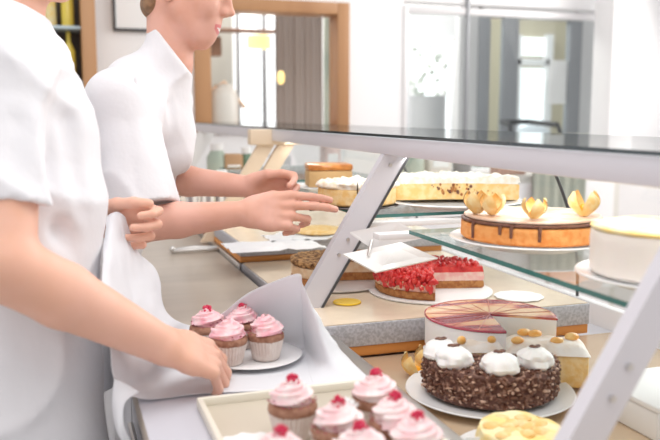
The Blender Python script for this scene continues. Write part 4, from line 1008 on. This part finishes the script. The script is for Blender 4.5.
# jacket
S = SDF((-.2, 1.5, .70), (.50, 2.2, 1.60), .0052)
S.cap(shR, shR.lerp(elR, .97)+_R*.018, .070, .080, .025)
S.cap(shL, elL, .066, .056, .025); S.cap(elL, elL.lerp(wrL, .34), .056, .050, .02)
fd = (wrR-elR).normalized(); hemR = shR.lerp(elR, .86); S.cut(hemR, (elR-shR).normalized()*.97+Vector((0, 0, 0)), (hemR.x-.12, hemR.y-.12, hemR.z-.14), (hemR.x+.12, hemR.y+.09, hemR.z+.07))
hl = elL.lerp(wrL, .29); S.cut(hl, (wrL-elL).normalized(), (hl.x-.01, hl.y-.09, hl.z-.09), (hl.x+.12, hl.y+.09, hl.z+.09))
S.cap(W1(143, 122, 1.86), W1(104, 225, 1.92), .118, .106, .012)
S.ell(W1(150, 116, 1.85), (.078, .145, .10), .03)
S.cap(shR, shL, .070, .070, .03)
S.cap(W1(104, 225, 1.92), W1(78, 300, 1.92), .106, .12, .03); S.cap(W1(78, 300, 1.92), W1(66, 372, 1.92), .12, .125, .03)
S.cap(W1(160, 84, 1.81), W1(168, 60, 1.80), .072, .063, .02); S.cap(W1(168, 60, 1.80), W1(181, 0, 1.79), .063, .063, .01)
S.ell(W1(136, 84, 1.83), (.075, .12, .07), .04)
S.cap(W1(164, 88, 1.82), W1(163, 150, 1.84), .058, .066, .03)
for (a, b, ra) in (((146, 96, 1.60), (166, 205, 1.61), .010), ((128, 120, 1.615), (138, 196, 1.60), .007), ((150, 78, 1.70), (120, 92, 1.655), .006), ((172, 105, 1.74), (186, 165, 1.76), .007)):
    S.cap(W1(*a), W1(*b), ra, ra*.6, .018, True)
S.folds(.010, 1.3, 30)
cb_, cf_ = W1(153, 22, 1.80), W1(196, 80, 1.80); tn = (cf_-cb_).normalized(); nn = Vector((-tn.z, 0, tn.x)); nn = _R*(-tn.dot(_U)) + _U*tn.dot(_R)
S.cut(cf_.lerp(cb_, .5), nn, (-.1, 1.6, 1.36), (.5, 2.1, 1.7))
jk = sdf_object(S, 'jacket', M['cloth'], w1, None, 2); del S
def legs(parent, hip, y_off, x_shift, mat_, top_z, rr=.085):
    S = SDF((hip.x-.22, hip.y-.32, .02), (hip.x+.26, hip.y+.32, top_z+.02), .008)
    for s in (-1, 1):
        h_ = Vector((hip.x, hip.y+s*y_off, top_z-.06)); k_ = Vector((hip.x+.01, hip.y+s*y_off*1.1, .50)); f_ = Vector((hip.x-x_shift, hip.y+s*y_off*1.2, .10))
        S.cap(h_, k_, rr+.012, rr-.02, .03); S.cap(k_, f_, rr-.02, rr-.03, .02)
    S.folds(.005, 3, 30); S.cut(Vector((0, 0, .09)), Vector((0, 0, -1))); sdf_object(S, 'trousers', mat_, parent, None, 1)
    for s in (-1, 1):
        f_ = Vector((hip.x-x_shift, hip.y+s*y_off*1.2, 0)); S = SDF((f_.x-.12, f_.y-.09, -.005), (f_.x+.24, f_.y+.09, .16), .006)
        S.cap(f_+Vector((-.03, 0, .045)), f_+Vector((.13, 0, .035)), .045, .035, .01); S.cap(f_+Vector((0, 0, .05)), f_+Vector((0, 0, .12)), .04, .038, .02); S.cut(Vector((0, 0, .002)), Vector((0, 0, -1))); sdf_object(S, 'shoe', M['shoe'], parent, None, 1)
hp = W1(66, 372, 1.92); hp.x = -.06
legs(w1, hp, .10, 0, M['trouser'], .86)

# ---- baker in front, holding the parchment
S = SDF((-.28, .93, .90), (.28, 1.62, 1.80), .0034)
chin = W1(64, 5, 1.36); ph = math.radians(28); yw = math.radians(8)
fh = (_R*math.cos(yw)-TOCAM*math.sin(yw)*1.0); fwd = Vector((fh.x*math.cos(ph), fh.y*math.cos(ph), -math.sin(ph))); upv = Vector((fh.x*math.sin(ph), fh.y*math.sin(ph), math.cos(ph)))
mid2 = chin-(fwd*.098+upv*(-.112))
HP2, hfr2 = head(S, mid2, fwd, upv)
S.cap(W1(8, 40, 1.36), HP2(-.025, 0, -.02), .056, .054, .02)
s2R, s2L = W1(2, 62, 1.14), W1(22, 60, 1.50)
S.cap(s2R, s2L, .042, .042, .02); S.cap(W1(20, 90, 1.34), W1(28, 220, 1.34), .065, .065, .03)
e2R = W1(0, 264, 1.06); w2R = W1(162, 345, 1.19)
S.cap(s2R, e2R, .052, .047, .02); m2 = e2R.lerp(w2R, .36); S.cap(e2R, m2, .047, .045, .012); S.cap(m2, w2R, .045, .0285, .01)
hand(S, w2R-(w2R-e2R).normalized()*.004, W1(232, 366, 1.265)-w2R, Vector((0, 0, 1))+TOCAM*.55, True, curl=((.45, .5, .4), (.55, .55, .4), (.65, .6, .5), (.75, .7, .5)), thumb=(1.2, .5, -.5), tc=(.4, .4), sc=1.1, splay=.05)
e2L = W1(30, 250, 1.54); w2L = W1(95, 219, 1.42); S.cap(s2L, e2L, .045, .037, .02); S.cap(e2L, w2L, .036, .025, .01)
hand(S, w2L, W1(150, 224, 1.42)-w2L, -TOCAM+Vector((0, 0, .12)), False, curl=((.7, 1.1, .7), (.9, 1.2, .6), (1.05, 1.2, .6), (1.15, 1.2, .6)), thumb=(1.2, .6, -.7), tc=(.4, .5), sc=1.0, splay=.05)
w2 = person('person', (-.03, 1.3, 0), 'nearer person in white tunic, head cropped, laying out parchment and cupcakes')
sdf_object(S, 'body', M['skin2'], w2, None, 2); del S
S = SDF(tuple(Vector(mid2)-Vector((.2, .16, .16))), tuple(Vector(mid2)+Vector((.2, .16, .22))), .005)
E_ = lambda c, r, k, sub=False: S.ell(HP2(*c), r, k, hfr2, sub)
E_((-.008, 0, .060), (.106, .083, .092), .01); E_((.075, 0, .0), (.07, .09, .078), .012, True); E_((.06, 0, -.08), (.09, .09, .07), .01, True); E_((-.075, 0, .0), (.042, .056, .045), .02); E_((.012, -.08, -.005), (.024, .02, .034), .006, True); E_((.012, .08, -.005), (.024, .02, .034), .006, True)
sdf_object(S, 'hair', M['hair'], w2, None, 1); del S
S = SDF((-.32, .93, .55), (.16, 1.72, 1.66), .0055)
S.cap(s2R, s2R.lerp(e2R, .78), .068, .062, .02)
hm = W1(15, 202, 1.09); S.cut(hm, (Vector((0, 0, -1))), (hm.x-.12, hm.y-.13, hm.z-.14), (hm.x+.062, hm.y+.062, hm.z+.02))
for d in (1.24, 1.40):
    ch_ = [(10, 62, .085), (26, 140, .115), (30, 205, .120), (22, 290, .118), (24, 372, .122), (26, 430, .125)]
    for (a, b) in zip(ch_[:-1], ch_[1:]): S.cap(W1(a[0], a[1], d), W1(b[0], b[1], d), a[2], b[2], .012)
S.cap(s2R, s2L, .068, .068, .04)
S.cap(W1(8, 70, 1.36), W1(12, 10, 1.36), .078, .068, .02); S.cap(s2R.lerp(s2L, .2), s2R.lerp(s2L, .8), .08, .08, .03)
S.cap(s2L, e2L, .062, .058, .02)
for (a, b, ra) in (((70, 120, 1.17), (88, 210, 1.17), .008), ((60, 230, 1.16), (92, 262, 1.17), .008), ((22, 120, 1.06), (16, 190, 1.03), .006)):
    S.cap(W1(*a), W1(*b), ra, ra*.6, .02, True)
S.folds(.012, 2.2, 26)
S.cut(W1(38, 14, 1.36), (_U*.8+_R*.35).normalized(), (-.3, 1.15, 1.42), (.2, 1.6, 1.7))
S.cut(Vector((0, 0, .60)), Vector((0, 0, -1)))
tn_ = sdf_object(S, 'tunic', M['cloth'], w2, None, 2); del S
hp = Vector((-.075, 1.30, 0)); legs(w2, hp, .095, 0, M['trouser'], .70)
for o in list(bpy.data.objects):
    if '_r' in o: del o['_r']
